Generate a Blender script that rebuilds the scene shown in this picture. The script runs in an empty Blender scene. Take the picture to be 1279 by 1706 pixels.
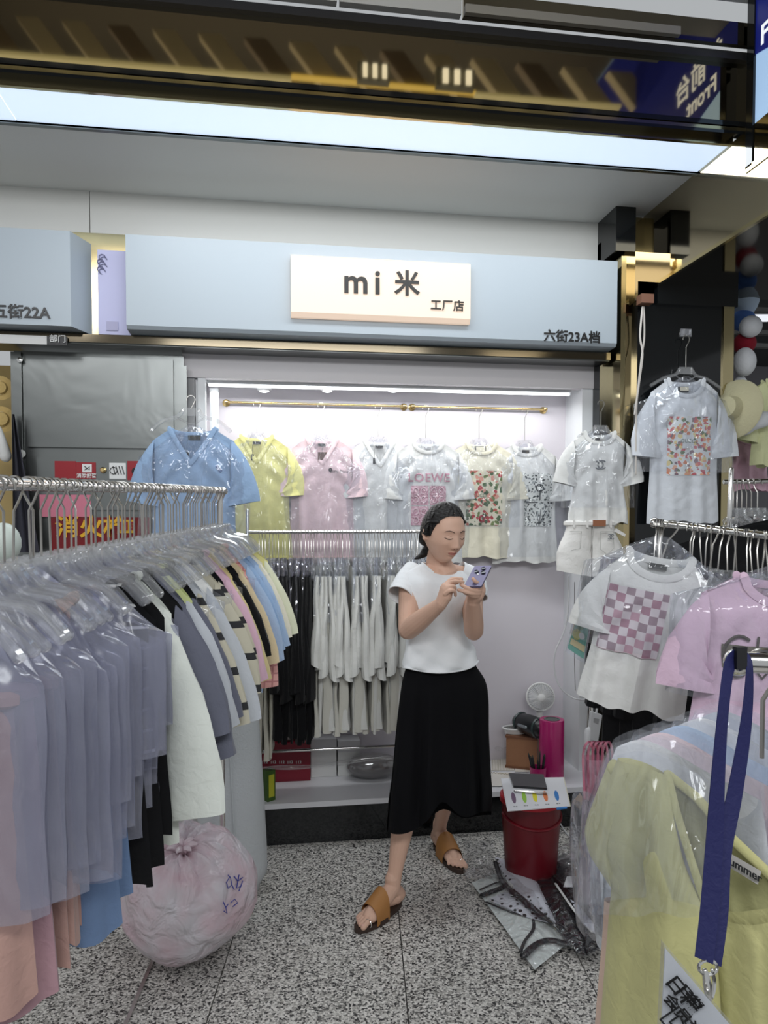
import bpy, bmesh, math, random
import numpy as np
from mathutils import Vector, Matrix, Euler, noise
random.seed(7)
scn = bpy.context.scene
COL = scn.collection
PI = math.pi

# ------------------------------------------------------------------ camera
F, PX, PY, CAMH = 1200.0, 639.5, 912.0, 1.5
YAW, PIT = math.radians(8.26), math.radians(-2.0)
fw = Vector((math.sin(YAW)*math.cos(PIT), math.cos(YAW)*math.cos(PIT), math.sin(PIT)))
rt = Vector((math.cos(YAW), -math.sin(YAW), 0.0))
up = rt.cross(fw)
CC = Vector((0, 0, CAMH))
def ray(x, y): return fw + rt*((x-PX)/F) - up*((y-PY)/F)
def D(x, y, d): return CC + ray(x, y)*d            # point at distance d along the view axis
def Yp(x, y, Y): r = ray(x, y); return CC + r*(Y/r.y)
def Zp(x, y, Z): r = ray(x, y); return CC + r*((Z-CAMH)/r.z)
cam = bpy.data.cameras.new('camera'); co = bpy.data.objects.new('camera', cam); COL.objects.link(co)
cam.sensor_fit = 'VERTICAL'; cam.sensor_height = 36; cam.lens = 36*F/1706
cam.shift_y = (PY-853)/1706; cam.clip_start = .05
m3 = Matrix((rt, up, -fw)).transposed()
co.matrix_world = Matrix.Translation(CC) @ m3.to_4x4()
scn.camera = co

# ------------------------------------------------------------------ world, lights, exposure
W = bpy.data.worlds.new('world'); scn.world = W; W.use_nodes = True
W.node_tree.nodes['Background'].inputs[0].default_value = (.93, .97, 1, 1)
W.node_tree.nodes['Background'].inputs[1].default_value = .42
vs = scn.view_settings; vs.view_transform = 'Standard'; vs.look = 'None'; vs.exposure = 0.1; vs.gamma = 1; vs.use_curve_mapping = False
scn.cycles.max_bounces = 8; scn.cycles.transparent_max_bounces = 20
scn.cycles.diffuse_bounces = 3; scn.cycles.glossy_bounces = 3; scn.cycles.caustics_reflective = False; scn.cycles.caustics_refractive = False
def area(loc, target, sx, sy, power, col=(1, 1, 1)):
    l = bpy.data.lights.new('lamp', 'AREA'); l.shape = 'RECTANGLE'; l.size = sx; l.size_y = sy; l.energy = power; l.color = col
    o = bpy.data.objects.new('lamp', l); COL.objects.link(o); o.location = loc
    o.rotation_euler = (Vector(target)-Vector(loc)).to_track_quat('-Z', 'Y').to_euler()
    return o
area((0.2, -0.9, 3.1), (0.3, 1.8, 0.4), 2.6, .5, 56, (.95, .98, 1))      # unseen fill lamp, added behind the camera for more light
area((-1.6, 1.0, 3.2), (-.4, 2.4, .8), .6, .6, 11, (.97, .98, 1))  # added unseen fill from the upper left
area((2.2, .6, 3.0), (1.2, 2.0, .9), .6, .6, 9, (.97, .98, 1))  # added unseen fill from the upper right
area((.2, 1.3, 3.38), (.2, 2.25, 4.0), 3.0, .3, 10, (1, .97, .9))           # unseen uplight, added to brighten the planks the fascia mirrors
area((.55, 3.60, 2.13), (.55, 3.66, 0), 1.75, .05, 5, (.97, .99, 1))        # the display's LED tube
area((.55, 2.80, 2.995), (.55, 2.80, 0), 2.5, .22, 17, (.92, .97, 1))       # the long light panel over the stall

# ------------------------------------------------------------------ helpers
def sl(v): v = v/255; return v/12.92 if v <= .04045 else ((v+.055)/1.055)**2.4
def C(r, g, b): return (sl(r), sl(g), sl(b), 1)
_mats = {}
def nt(name):
    m = bpy.data.materials.new(name); m.use_nodes = True; t = m.node_tree
    return m, t, t.nodes['Principled BSDF']
def link(t, a, b): t.links.new(a, b)
def bump(t, b, scale, dist, kind='noise', coord=None, detail=3):
    tc = t.nodes.new('ShaderNodeTexCoord')
    n = t.nodes.new('ShaderNodeTexNoise' if kind == 'noise' else 'ShaderNodeTexVoronoi')
    n.inputs['Scale'].default_value = scale
    if kind == 'noise': n.inputs['Detail'].default_value = detail; n.inputs['Distortion'].default_value = .6
    link(t, tc.outputs['Object'], n.inputs['Vector'])
    bp = t.nodes.new('ShaderNodeBump'); bp.inputs['Strength'].default_value = 1; bp.inputs['Distance'].default_value = dist
    link(t, n.outputs[0], bp.inputs['Height']); 
    if b is not None: link(t, bp.outputs[0], b.inputs['Normal'])
    return bp
def plain(name, col, rough=.5, metal=0, bs=None, bd=.001, spec=.5, emit=None, es=0):
    if name in _mats: return _mats[name]
    m, t, b = nt(name); b.inputs['Base Color'].default_value = col; b.inputs['Roughness'].default_value = rough
    b.inputs['Metallic'].default_value = metal; b.inputs['Specular IOR Level'].default_value = spec
    if bs: bump(t, b, bs, bd)
    if emit: b.inputs['Emission Color'].default_value = emit; b.inputs['Emission Strength'].default_value = es
    _mats[name] = m; return m
def cloth(name, col, rough=.85):
    """woven fabric with a fine weave bump and a faint mottling of its own colour"""
    if name in _mats: return _mats[name]
    m, t, b = nt(name); b.inputs['Roughness'].default_value = rough; b.inputs['Specular IOR Level'].default_value = .2
    tc = t.nodes.new('ShaderNodeTexCoord'); n = t.nodes.new('ShaderNodeTexNoise'); n.inputs['Scale'].default_value = 9
    link(t, tc.outputs['Object'], n.inputs['Vector'])
    mx = t.nodes.new('ShaderNodeMix'); mx.data_type = 'RGBA'
    mx.inputs['A'].default_value = col; mx.inputs['B'].default_value = tuple(c*.9 for c in col[:3])+(1,)
    link(t, n.outputs[0], mx.inputs['Factor']); link(t, mx.outputs['Result'], b.inputs['Base Color'])
    b.inputs['Sheen Weight'].default_value = .15
    bump(t, b, 55, .002)
    _mats[name] = m; return m
def striped(name, c1, c2, n=6, duty=.5, axis='Z', check=False):
    if name in _mats: return _mats[name]
    m, t, b = nt(name); b.inputs['Roughness'].default_value = .9
    tc = t.nodes.new('ShaderNodeTexCoord'); sp = t.nodes.new('ShaderNodeSeparateXYZ'); link(t, tc.outputs['Object'], sp.inputs[0])
    def wave(ax, inv=False):
        a = t.nodes.new('ShaderNodeMath'); a.operation = 'MULTIPLY'; a.inputs[1].default_value = n; link(t, sp.outputs[ax], a.inputs[0])
        f = t.nodes.new('ShaderNodeMath'); f.operation = 'FRACT'; link(t, a.outputs[0], f.inputs[0])
        g = t.nodes.new('ShaderNodeMath'); g.operation = 'GREATER_THAN'; g.inputs[1].default_value = duty; link(t, f.outputs[0], g.inputs[0]); return g
    g = wave(axis)
    if check:
        h = wave('X'); mm = t.nodes.new('ShaderNodeMath'); mm.operation = 'MAXIMUM'; link(t, g.outputs[0], mm.inputs[0]); link(t, h.outputs[0], mm.inputs[1]); g = mm
    mx = t.nodes.new('ShaderNodeMix'); mx.data_type = 'RGBA'; mx.inputs['A'].default_value = c1; mx.inputs['B'].default_value = c2
    link(t, g.outputs[0], mx.inputs['Factor']); link(t, mx.outputs['Result'], b.inputs['Base Color'])
    _mats[name] = m; return m
def film(name, tint=(1, 1, 1, 1), milk=.1, gloss=.12, rough=.12, scale=14, dist=.02, milkcol=(.8, .82, .9, 1)):
    """clear or frosted plastic film: mostly lets light through, glints on its creases"""
    if name in _mats: return _mats[name]
    m, t, b = nt(name); t.nodes.remove(b); out = t.nodes['Material Output']
    tr = t.nodes.new('ShaderNodeBsdfTransparent'); tr.inputs[0].default_value = tint
    df = t.nodes.new('ShaderNodeBsdfDiffuse'); df.inputs[0].default_value = milkcol
    gl = t.nodes.new('ShaderNodeBsdfGlossy'); gl.inputs['Roughness'].default_value = rough
    bp = bump(t, None, scale, dist, detail=2); link(t, bp.outputs[0], gl.inputs['Normal'])
    nz_ = [n for n in t.nodes if n.type == 'TEX_NOISE'][0]; tc_ = [n for n in t.nodes if n.type == 'TEX_COORD'][0]
    mp_ = t.nodes.new('ShaderNodeMapping'); mp_.inputs['Scale'].default_value = (1, 1, .38); link(t, tc_.outputs['Object'], mp_.inputs[0]); link(t, mp_.outputs[0], nz_.inputs['Vector'])
    lw = t.nodes.new('ShaderNodeLayerWeight'); lw.inputs[0].default_value = .25; link(t, bp.outputs[0], lw.inputs['Normal'])
    a = t.nodes.new('ShaderNodeMath'); a.operation = 'MULTIPLY_ADD'; a.inputs[1].default_value = .45; a.inputs[2].default_value = gloss; link(t, lw.outputs['Facing'], a.inputs[0])
    a.use_clamp = True
    m1 = t.nodes.new('ShaderNodeMixShader'); m1.inputs[0].default_value = milk; link(t, tr.outputs[0], m1.inputs[1]); link(t, df.outputs[0], m1.inputs[2])
    m2 = t.nodes.new('ShaderNodeMixShader'); link(t, a.outputs[0], m2.inputs[0]); link(t, m1.outputs[0], m2.inputs[1]); link(t, gl.outputs[0], m2.inputs[2])
    link(t, m2.outputs[0], out.inputs['Surface']); _mats[name] = m; return m
def emis(name, col, s):
    if name in _mats: return _mats[name]
    m, t, b = nt(name); b.inputs['Base Color'].default_value = (.8, .8, .8, 1); b.inputs['Emission Color'].default_value = col; b.inputs['Emission Strength'].default_value = s
    _mats[name] = m; return m
def blossom(name, base, cols, scale=26, thr=.42, seed=0, cov=1.0):
    """flat printed motif: scattered petals and leaves in several inks on the cloth colour"""
    m, t, b = nt(name); b.inputs['Roughness'].default_value = .85
    tc = t.nodes.new('ShaderNodeTexCoord'); nz = t.nodes.new('ShaderNodeTexNoise'); nz.inputs['Scale'].default_value = 34
    link(t, tc.outputs['Object'], nz.inputs['Vector'])
    ad = t.nodes.new('ShaderNodeVectorMath'); ad.operation = 'MULTIPLY_ADD'; ad.inputs[1].default_value = (.03, .03, .03); link(t, nz.outputs['Color'], ad.inputs[0]); link(t, tc.outputs['Object'], ad.inputs[2])
    v = t.nodes.new('ShaderNodeTexVoronoi'); v.inputs['Scale'].default_value = scale; link(t, ad.outputs[0], v.inputs['Vector'])
    sp = t.nodes.new('ShaderNodeSeparateColor'); link(t, v.outputs['Color'], sp.inputs[0])
    rp = t.nodes.new('ShaderNodeValToRGB'); rp.color_ramp.interpolation = 'CONSTANT'
    els = rp.color_ramp.elements
    els[0].position = 0; els[0].color = cols[0]; els[1].position = 1/len(cols); els[1].color = cols[1]
    for k in range(2, len(cols)): e = els.new(k/len(cols)); e.color = cols[k]
    link(t, sp.outputs[0], rp.inputs[0])
    lt = t.nodes.new('ShaderNodeMath'); lt.operation = 'LESS_THAN'; lt.inputs[1].default_value = thr; link(t, v.outputs['Distance'], lt.inputs[0])
    mx = t.nodes.new('ShaderNodeMix'); mx.data_type = 'RGBA'; mx.inputs['A'].default_value = base
    link(t, lt.outputs[0], mx.inputs['Factor']); link(t, rp.outputs[0], mx.inputs['B']); link(t, mx.outputs['Result'], b.inputs['Base Color'])
    _mats[name] = m; return m

class MB:
    def __init__(s): s.v = []; s.f = []
    def add(s, vs_, fs):
        k = len(s.v); s.v += [tuple(p) for p in vs_]; s.f += [tuple(i+k for i in f) for f in fs]; return s
    def box(s, a, b, M=None):
        x0, y0, z0 = a; x1, y1, z1 = b
        vv = [Vector(p) for p in ((x0,y0,z0),(x1,y0,z0),(x1,y1,z0),(x0,y1,z0),(x0,y0,z1),(x1,y0,z1),(x1,y1,z1),(x0,y1,z1))]
        if M is not None: vv = [M @ p for p in vv]
        return s.add(vv, [(0,3,2,1),(4,5,6,7),(0,1,5,4),(1,2,6,5),(2,3,7,6),(3,0,4,7)])
    def hexa(s, q, depth):                  # quad of 4 points extruded by a vector
        q = [Vector(p) for p in q]; d = Vector(depth)
        return s.add(q+[p+d for p in q], [(0,1,2,3),(7,6,5,4),(0,4,5,1),(1,5,6,2),(2,6,7,3),(3,7,4,0)])
    def poly(s, pts, d):
        pts = [Vector(p) for p in pts]; n = len(pts); d = Vector(d)
        return s.add(pts+[p+d for p in pts], [tuple(range(n)), tuple(range(2*n-1, n-1, -1))]+[(i, i+n, (i+1) % n+n, (i+1) % n) for i in range(n)])
    def sweep(s, path, rad, n=8, sx=1, side=None, caps=True, closed=False):
        P = [Vector(p) for p in path]; m = len(P)
        R = list(rad) if hasattr(rad, '__len__') else [rad]*m
        if caps and not closed:
            a = (P[0]-P[1]).normalized(); b = (P[-1]-P[-2]).normalized()
            P = [P[0]+a*R[0]*.95, P[0]+a*R[0]*.6]+P+[P[-1]+b*R[-1]*.6, P[-1]+b*R[-1]*.95]
            R = [R[0]*.25, R[0]*.75]+R+[R[-1]*.75, R[-1]*.25]; m = len(P)
        N = None; vv = []
        for i in range(m):
            t = (P[(i+1) % m if closed else min(i+1, m-1)]-P[(i-1) % m if closed else max(i-1, 0)])
            t = t.normalized() if t.length > 1e-9 else Vector((0, 0, 1))
            if N is None:
                N = Vector(side) if side is not None else (Vector((0, 0, 1)) if abs(t.z) < .9 else Vector((1, 0, 0)))
            elif side is not None: N = Vector(side)
            N = (N-t*N.dot(t)); N = N.normalized() if N.length > 1e-6 else t.orthogonal().normalized()
            B = t.cross(N)
            for k in range(n):
                a = 2*PI*k/n; vv.append(P[i]+N*math.cos(a)*R[i]*sx+B*math.sin(a)*R[i])
        fs = [(i*n+k, i*n+(k+1) % n, ((i+1) % m)*n+(k+1) % n, ((i+1) % m)*n+k) for i in range(m if closed else m-1) for k in range(n)]
        if not closed: fs += [tuple(range(n-1, -1, -1)), tuple((m-1)*n+k for k in range(n))]
        return s.add(vv, fs)
    def lathe(s, prof, c=(0,0,0), n=24, axis=(0,0,1)):
        q = Vector(axis).to_track_quat('Z', 'Y'); c = Vector(c)
        vv = [c+q @ Vector((r*math.cos(2*PI*k/n), r*math.sin(2*PI*k/n), z)) for r, z in prof for k in range(n)]
        m = len(prof)
        fs = [(i*n+k, i*n+(k+1) % n, (i+1)*n+(k+1) % n, (i+1)*n+k) for i in range(m-1) for k in range(n)]
        fs += [tuple(range(n-1, -1, -1)), tuple((m-1)*n+k for k in range(n))]
        return s.add(vv, fs)
    def ball(s, c, r, n=16, M=None):
        c = Vector(c); r = Vector(r) if hasattr(r, '__len__') else Vector((r, r, r)); h = n//2
        vv = []
        for i in range(h+1):
            a = PI*(i+.001)/(h+.002)
            for k in range(n):
                p = Vector((r.x*math.sin(a)*math.cos(2*PI*k/n), r.y*math.sin(a)*math.sin(2*PI*k/n), r.z*math.cos(a)))
                vv.append(c+(M @ p if M is not None else p))
        fs = [(i*n+k, (i+1)*n+k, (i+1)*n+(k+1) % n, i*n+(k+1) % n) for i in range(h) for k in range(n)]
        fs += [tuple(range(n)), tuple(h*n+k for k in range(n-1, -1, -1))]
        return s.add(vv, fs)
    def grid(s, fn, nu, nv, flip=False):
        vv = [fn(i/nu, j/nv) for j in range(nv+1) for i in range(nu+1)]
        w = nu+1
        fs = [(j*w+i, j*w+i+1, (j+1)*w+i+1, (j+1)*w+i) for j in range(nv) for i in range(nu)]
        if flip: fs = [f[::-1] for f in fs]
        return s.add(vv, fs)
    def obj(s, name, mat, parent=None, smooth=True, local=False, merge=0):
        off = Vector((0, 0, 0))
        if parent is not None and not local: off = WL.get(parent.name, off)
        me = bpy.data.meshes.new(name); me.from_pydata([tuple(Vector(p)-off) for p in s.v], [], s.f)
        if merge:
            bm = bmesh.new(); bm.from_mesh(me); bmesh.ops.remove_doubles(bm, verts=bm.verts, dist=merge); bmesh.ops.recalc_face_normals(bm, faces=bm.faces); bm.to_mesh(me); bm.free()
        me.materials.append(mat)
        o = bpy.data.objects.new(name, me); COL.objects.link(o)
        if smooth:
            me.polygons.foreach_set('use_smooth', [True]*len(me.polygons))
            try: me.set_sharp_from_angle(angle=math.radians(40))
            except Exception: pass
        if parent is not None: o.parent = parent; WL[o.name] = off
        return o
WL = {}
def tag(o, label=None, cat=None, group=None, kind=None):
    if label: o['label'] = label
    if cat: o['category'] = cat
    if group: o['group'] = group
    if kind: o['kind'] = kind
    return o
def thing(name, label, cat, loc=(0, 0, 0), group=None, rot=None):
    o = bpy.data.objects.new(name, None); COL.objects.link(o); o.location = loc; o.empty_display_size = .05
    if rot is not None: o.rotation_euler = rot
    WL[o.name] = Vector(loc); return tag(o, label, cat, group)
def S(o): return tag(o, kind='structure')
def tree(root, loc=None, rz=None, label=None, group=None):
    r = root.copy(); COL.objects.link(r)
    if loc is not None: r.location = loc
    if rz is not None: r.rotation_euler = (0, 0, rz) if not hasattr(rz, '__len__') else rz
    if label: r['label'] = label
    if group: r['group'] = group
    for ch in root.children:
        c = ch.copy(); COL.objects.link(c); c.parent = r
        for g in ch.children:
            d = g.copy(); COL.objects.link(d); d.parent = c
    return r
def cat(P, t):                                # Catmull-Rom through a list of vectors
    n = len(P)-1; x = min(max(t, 0), 1)*n; i = min(int(x), n-1); u = x-i
    a, b, c_, d = P[max(i-1, 0)], P[i], P[i+1], P[min(i+2, n)]
    return .5*((2*b)+(c_-a)*u+(2*a-5*b+4*c_-d)*u*u+(3*b-a-3*c_+d)*u*u*u)
def smooth_path(P, n=24): P = [Vector(p) for p in P]; return [cat(P, i/n) for i in range(n+1)]
def nz(x, y, z=0): return noise.noise(Vector((x, y, z)))
def sst(a, b, x): t = min(max((x-a)/(b-a), 0), 1); return t*t*(3-2*t)
def text_mesh(s, size, extrude=.002, bold=0, font_sp=1.0, res=3):
    c = bpy.data.curves.new('t', 'FONT'); c.body = s; c.size = size; c.extrude = extrude; c.offset = bold; c.align_x = 'CENTER'; c.align_y = 'CENTER'
    c.space_character = font_sp; c.resolution_u = res
    o = bpy.data.objects.new('t', c); COL.objects.link(o); bpy.context.view_layer.update()
    me = bpy.data.meshes.new_from_object(o.evaluated_get(bpy.context.evaluated_depsgraph_get()))
    mb = MB(); mb.v = [tuple(v.co) for v in me.vertices]; mb.f = [tuple(p.vertices) for p in me.polygons]
    bpy.data.objects.remove(o); bpy.data.curves.remove(c); bpy.data.meshes.remove(me); return mb
def on_plane(mb, origin, ex, ez, n=None):     # text (x right, y up) onto a plane at origin
    ex = Vector(ex).normalized(); ez = Vector(ez).normalized(); n = Vector(n) if n is not None else ex.cross(ez); o = Vector(origin)
    mb.v = [tuple(o+ex*p[0]+ez*p[1]+n*p[2]) for p in mb.v]; return mb

# materials
CHROME = plain('chrome', (.75, .74, .72, 1), .16, 1)
WIRE = plain('hook_steel', (.5, .48, .45, 1), .28, 1)
BRASS = plain('brass', (.8, .6, .28, 1), .22, 1)
GOLDM = plain('gold_mirror', (.55, .44, .24, 1), .05, 1)
DGOLD = plain('dark_gold_mirror', (.42, .36, .25, 1), .06, 1)
GOLDTRIM = plain('gold_trim', (.46, .39, .22, 1), .14, 1)
STEEL = plain('brushed_steel', (.22, .23, .225, 1), .3, 1, 3, .004)
BLACKG = plain('polished_black', (.006, .007, .008, 1), .08)
BLACK = plain('black_plastic', (.01, .01, .012, 1), .35)
WHITEP = plain('white_panel', C(226, 226, 224), .45)
SIGNW = plain('sign_white', C(170, 180, 188), .4)
SOFF = plain('soffit_grey', C(226, 226, 222), .5)
LILAC = plain('lilac_film', C(190, 190, 225), .35)
CLEARP = film('clear_plastic', (1, 1, 1, 1), .08, .10, .1, 6, .002, (.85, .87, .9, 1))
BAG = film('clear_bag', (.97, .98, 1, 1), .06, .035, .085, 12, .06)
BAGF = film('frosted_bag', (.86, .87, .95, 1), .34, .04, .2, 9, .05, (.42, .43, .53, 1))
BAGD = film('dark_bag', (.9, .9, .95, 1), .10, .12, .1, 16, .05, (.35, .35, .42, 1))
SKIN = plain('skin', C(216, 176, 154), .5, 0, 120, .0004, .35)

# ------------------------------------------------------------------ floor
base = S(MB().box((-4, -2.5, -.06), (6, 8, -.012)).obj('floor', plain('joint_dark', C(70, 68, 66), .8), smooth=False))
WL[base.name] = Vector((0, 0, 0))
def granite():
    m, t, b = nt('granite'); tc = t.nodes.new('ShaderNodeTexCoord')
    n2 = t.nodes.new('ShaderNodeTexNoise'); n2.inputs['Scale'].default_value = 4; link(t, tc.outputs['Object'], n2.inputs['Vector'])
    n = t.nodes.new('ShaderNodeTexVoronoi'); n.inputs['Scale'].default_value = 170
    w = t.nodes.new('ShaderNodeTexNoise'); w.inputs['Scale'].default_value = 150; link(t, tc.outputs['Object'], w.inputs['Vector'])
    ad = t.nodes.new('ShaderNodeVectorMath'); ad.operation = 'MULTIPLY_ADD'; ad.inputs[1].default_value = (.008, .008, .008); link(t, w.outputs['Color'], ad.inputs[0]); link(t, tc.outputs['Object'], ad.inputs[2])
    link(t, ad.outputs[0], n.inputs['Vector']); sp = t.nodes.new('ShaderNodeSeparateColor'); link(t, n.outputs['Color'], sp.inputs[0])
    r = t.nodes.new('ShaderNodeValToRGB'); e = r.color_ramp.elements; r.color_ramp.interpolation = 'CONSTANT'
    e[0].position = 0; e[0].color = C(52, 51, 52); e[1].position = .80; e[1].color = C(236, 232, 226)
    a = e.new(.16); a.color = C(112, 110, 107); a = e.new(.30); a.color = C(178, 174, 168); a = e.new(.55); a.color = C(212, 208, 202)
    link(t, sp.outputs[0], r.inputs[0])
    mx = t.nodes.new('ShaderNodeMix'); mx.data_type = 'RGBA'; mx.blend_type = 'MULTIPLY'; mx.inputs['Factor'].default_value = .12
    link(t, r.outputs[0], mx.inputs['A']); link(t, n2.outputs[0], mx.inputs['B']); link(t, mx.outputs['Result'], b.inputs['Base Color'])
    b.inputs['Roughness'].default_value = .38; return m
GR = granite()
fa = math.radians(6.6); fd = Vector((math.sin(fa), math.cos(fa), 0)); fr = Vector((math.cos(fa), -math.sin(fa), 0)); fo = Zp(671, 1600, 0)
tile0 = None
for i in range(-5, 6):
    for j in range(-2, 4):
        if tile0 is None:
            mb = MB(); 
            q = [fr*.002+fd*.002, fr*.604+fd*.002, fr*.604+fd*1.208, fr*.002+fd*1.208]
            mb.hexa([Vector((p.x, p.y, -.014)) for p in q], (0, 0, .014))
            mb.f = [f[::-1] for f in mb.f]
            tile0 = mb.obj('floor_tile', GR, base, smooth=False, local=True); tt = tile0
        else:
            tt = tile0.copy(); COL.objects.link(tt)
        tt.location = fo+fr*.606*i+fd*(1.21*j-.75+.3*0); tt.location.z = 0
p0, p1 = Zp(272, 1560, .002), Zp(207, 1712, .002)
e = (p1-p0).normalized(); s_ = Vector((-e.y, e.x, 0))*.006
tag(MB().hexa([p0+s_, p0-s_, p1+e*.2-s_, p1+e*.2+s_], (0, 0, .004)).obj('floor_strip', CHROME, smooth=False), 'thin shiny metal strip along a floor joint', 'metal strip')

# ------------------------------------------------------------------ stall shell
def box(name, a, b, mat, kind='structure', **k):
    o = MB().box(a, b).obj(name, mat, smooth=False); 
    if kind: tag(o, kind=kind)
    if k: tag(o, **k)
    return o
XL, XR, YO, YB = -.36, 1.555, 3.56, 3.76
ALW = plain('display_white', C(232, 234, 236), .5)
PINKW = plain('display_lilac_white', C(222, 216, 222), .5)
box('wall_back', (XL, YB, .2), (XR, YB+.04, 2.3), PINKW)
box('wall_left', (XL-.03, YO, .2), (XL, YB, 2.3), ALW)
box('wall_right', (XR-.012, YO-.02, .2), (XR+.07, YB+.1, 2.2), ALW)
box('trim_1', (XL-.09, YO-.03, 2.185), (XR+.07, YO+.02, 2.30), plain('header_white', C(214, 210, 212), .5))
box('ceiling', (XL, YO+.02, 2.20), (XR, YB, 2.22), ALW)
box('trim_2', (XL-.02, YO-.025, .2), (XL+.015, YO+.02, 2.185), ALW)
box('trim_3', (XL-.09, YO-.02, .2), (XL-.035, YO+.02, 2.185), plain('grey_trim', C(150, 150, 152), .4))
# plinth with white ledge, black base
led = tag(MB().box((-.42, 3.32, .175), (1.66, 3.80, .2)).obj('display_ledge', plain('ledge_white', C(224, 224, 228), .35), smooth=False), 'white ledge along the foot of the display alcove', 'ledge')
tag(MB().box((-.43, 3.335, 0), (1.62, 3.78, .174)).obj('black_plinth', BLACKG, smooth=False), 'polished black plinth under the white display ledge', 'plinth')
# LED tube + five downlights
t = thing('led_tube', 'white glowing LED tube across the top of the display alcove', 'lamp', (.6, YO+.045, 2.165))
MB().box((XL+.02, YO+.03, 2.172), (XR-.05, YO+.06, 2.2)).obj('housing', ALW, t, False)
TUBE = emis('led_glow', (.93, .97, 1, 1), 2.6)
MB().sweep([(XL+.03, YO+.045, 2.166), (XR-.06, YO+.045, 2.166)], .008, 10).obj('tube', TUBE, t)
tv = thing('led_tube', 'white glowing LED tube standing upright at the alcove left edge', 'lamp', (XL+.05, YO+.05, 1.2))
MB().box((XL+.03, YO+.04, 1.0), (XL+.07, YO+.06, 2.15)).obj('housing', ALW, tv, False)
MB().sweep([(XL+.05, YO+.033, 1.02), (XL+.05, YO+.033, 2.12)], .008, 8).obj('tube', emis('led_glow_soft', (.93, .97, 1, 1), 1.3), tv)
for k, px in enumerate((440, 545, 655, 760, 862)):
    c = Yp(px, 650, YO+.10); c.z += .010
    t = thing('downlight', 'round glowing downlight in the alcove ceiling, ' + ('leftmost of the five', 'second of five from the left', 'middle of the five', 'fourth of five from the left', 'rightmost of the five')[k], 'lamp', c, 'downlights in the alcove ceiling')
    MB().lathe([(.036, 0), (.036, -.008), (.028, -.014), (.026, -.014)], c, 20).obj('ring', ALW, t)
    MB().lathe([(.024, -.008), (.024, -.017), (.012, -.021)], c, 16).obj('lens', emis('lens_glow', (.95, .98, 1, 1), 2.2), t)

# soffit + light panel + board above the sign
box('ceiling_soffit', (-2.6, 2.93, 3.01), (1.79, 3.52, 3.04), SOFF)
BW = plain('board_white', C(222, 221, 216), .5)
for n_, (a, b) in enumerate(((-2.6, -.852), (-.848, 1.72))):
    box('wall_board', (a, 3.5, 2.3), (b, 3.53, 3.01), BW)
box('trim_4', (-2.6, 2.925, 2.995), (1.79, 2.945, 3.012), STEEL)
lp = thing('light_panel', 'long glowing white light panel running across the soffit above the stall', 'ceiling light', (0, 2.8, 3.01))
GLOW = emis('panel_glow', (.58, .72, .90, 1), .92)
MB().box((-.965, 2.70, 3.005), (1.785, 2.925, 3.03)).obj('diffuser', GLOW, lp, False)
MB().box((-2.6, 2.70, 3.005), (-.968, 2.925, 3.03)).obj('diffuser', GLOW, lp, False)
MB().box((-2.6, 2.685, 2.998), (1.79, 2.70, 3.03)).box((-2.6, 2.925, 2.998), (1.79, 2.935, 3.03)).obj('frame', GOLDTRIM, lp, False)
# mirrored gold fascia in front of the light panel
fas = thing('mirror_fascia', 'dark gold mirrored fascia band above the light panel', 'fascia', (0, 2.67, 3.03))
MB().box((-2.6, 2.665, 3.075), (1.83, 2.68, 3.30)).obj('mirror_sheet', DGOLD, fas, False)
MB().box((-2.6, 2.655, 3.055), (1.83, 2.68, 3.073)).obj('lower_trim', BLACKG, fas, False)
MB().box((-2.6, 2.66, 3.035), (1.83, 2.685, 3.053)).obj('gold_strip', GOLDTRIM, fas, False)
MB().box((-2.6, 2.65, 3.022), (1.83, 2.685, 3.034)).obj('black_strip', BLACKG, fas, False)
MB().box((-2.6, 2.64, 3.30), (1.83, 2.68, 3.33)).obj('top_trim', BLACK, fas, False)
# boards above the fascia
GB = plain('ceiling_board', C(150, 150, 148), .6)
for k, (x0, x1, lb) in enumerate(((-2.6, -.28, 'left'), (-.27, .21, 'middle'), (.22, .66, 'right'))):
    tag(MB().box((x0, 2.60, 3.335), (x1, 2.63, 3.56)).obj('ceiling_board', GB, smooth=False), 'grey ceiling board above the mirrored fascia, %s of three' % lb, 'board', 'grey boards above the fascia')
tag(MB().box((.67, 2.61, 3.335), (1.82, 2.63, 3.345)).box((.67, 2.61, 3.345), (1.82, 2.625, 3.42)).obj('bronze_fascia', DGOLD, smooth=False), 'bronze mirror strip above the fascia at the right', 'fascia')
tag(MB().box((.67, 2.58, 3.33), (1.5, 2.60, 3.36)).obj('aluminium_rail', plain('alu', C(135, 132, 125), .4, .5), smooth=False), 'grey aluminium rail under the bronze strip', 'rail')
tag(MB().box((.62, 2.4, 3.50), (2.0, 2.62, 3.53)).obj('ceiling_panel', GB, smooth=False), kind='structure')
# ceiling over the corridor that the mirrors show: dark void, pale slanting beams, louvred lights
def mir(px, py, Y, Ym=2.665):
    p = Yp(px, py, Ym); r = ray(px, py); r = Vector((r.x, -r.y, r.z)); return p+r*((Y-Ym)/r.y)
box('ceiling_corridor', (-3, -2.4, 4.02), (3.6, 2.58, 4.06), plain('ceiling_dark', C(74, 68, 58), .9))
BEAM = plain('beam_beige', C(186, 172, 140), .7)
for k in range(15):
    x = -30+76*k; y = 34+7*k; a_, b_, c_, d_ = (mir(*p, 1.84) for p in ((x-20, y-14), (x+18, y-12), (x+74, y+64), (x+34, y+60)))
    tag(MB().hexa([a_, b_, c_, d_], (0, -.05, 0)).obj('ceiling_plank', BEAM if k % 3 else plain('beam_brown', C(120, 104, 84), .7), smooth=False), 'beige slanting plank of the corridor ceiling, seen in the mirrored fascia', 'plank', 'slanting planks of the corridor ceiling')
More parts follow.
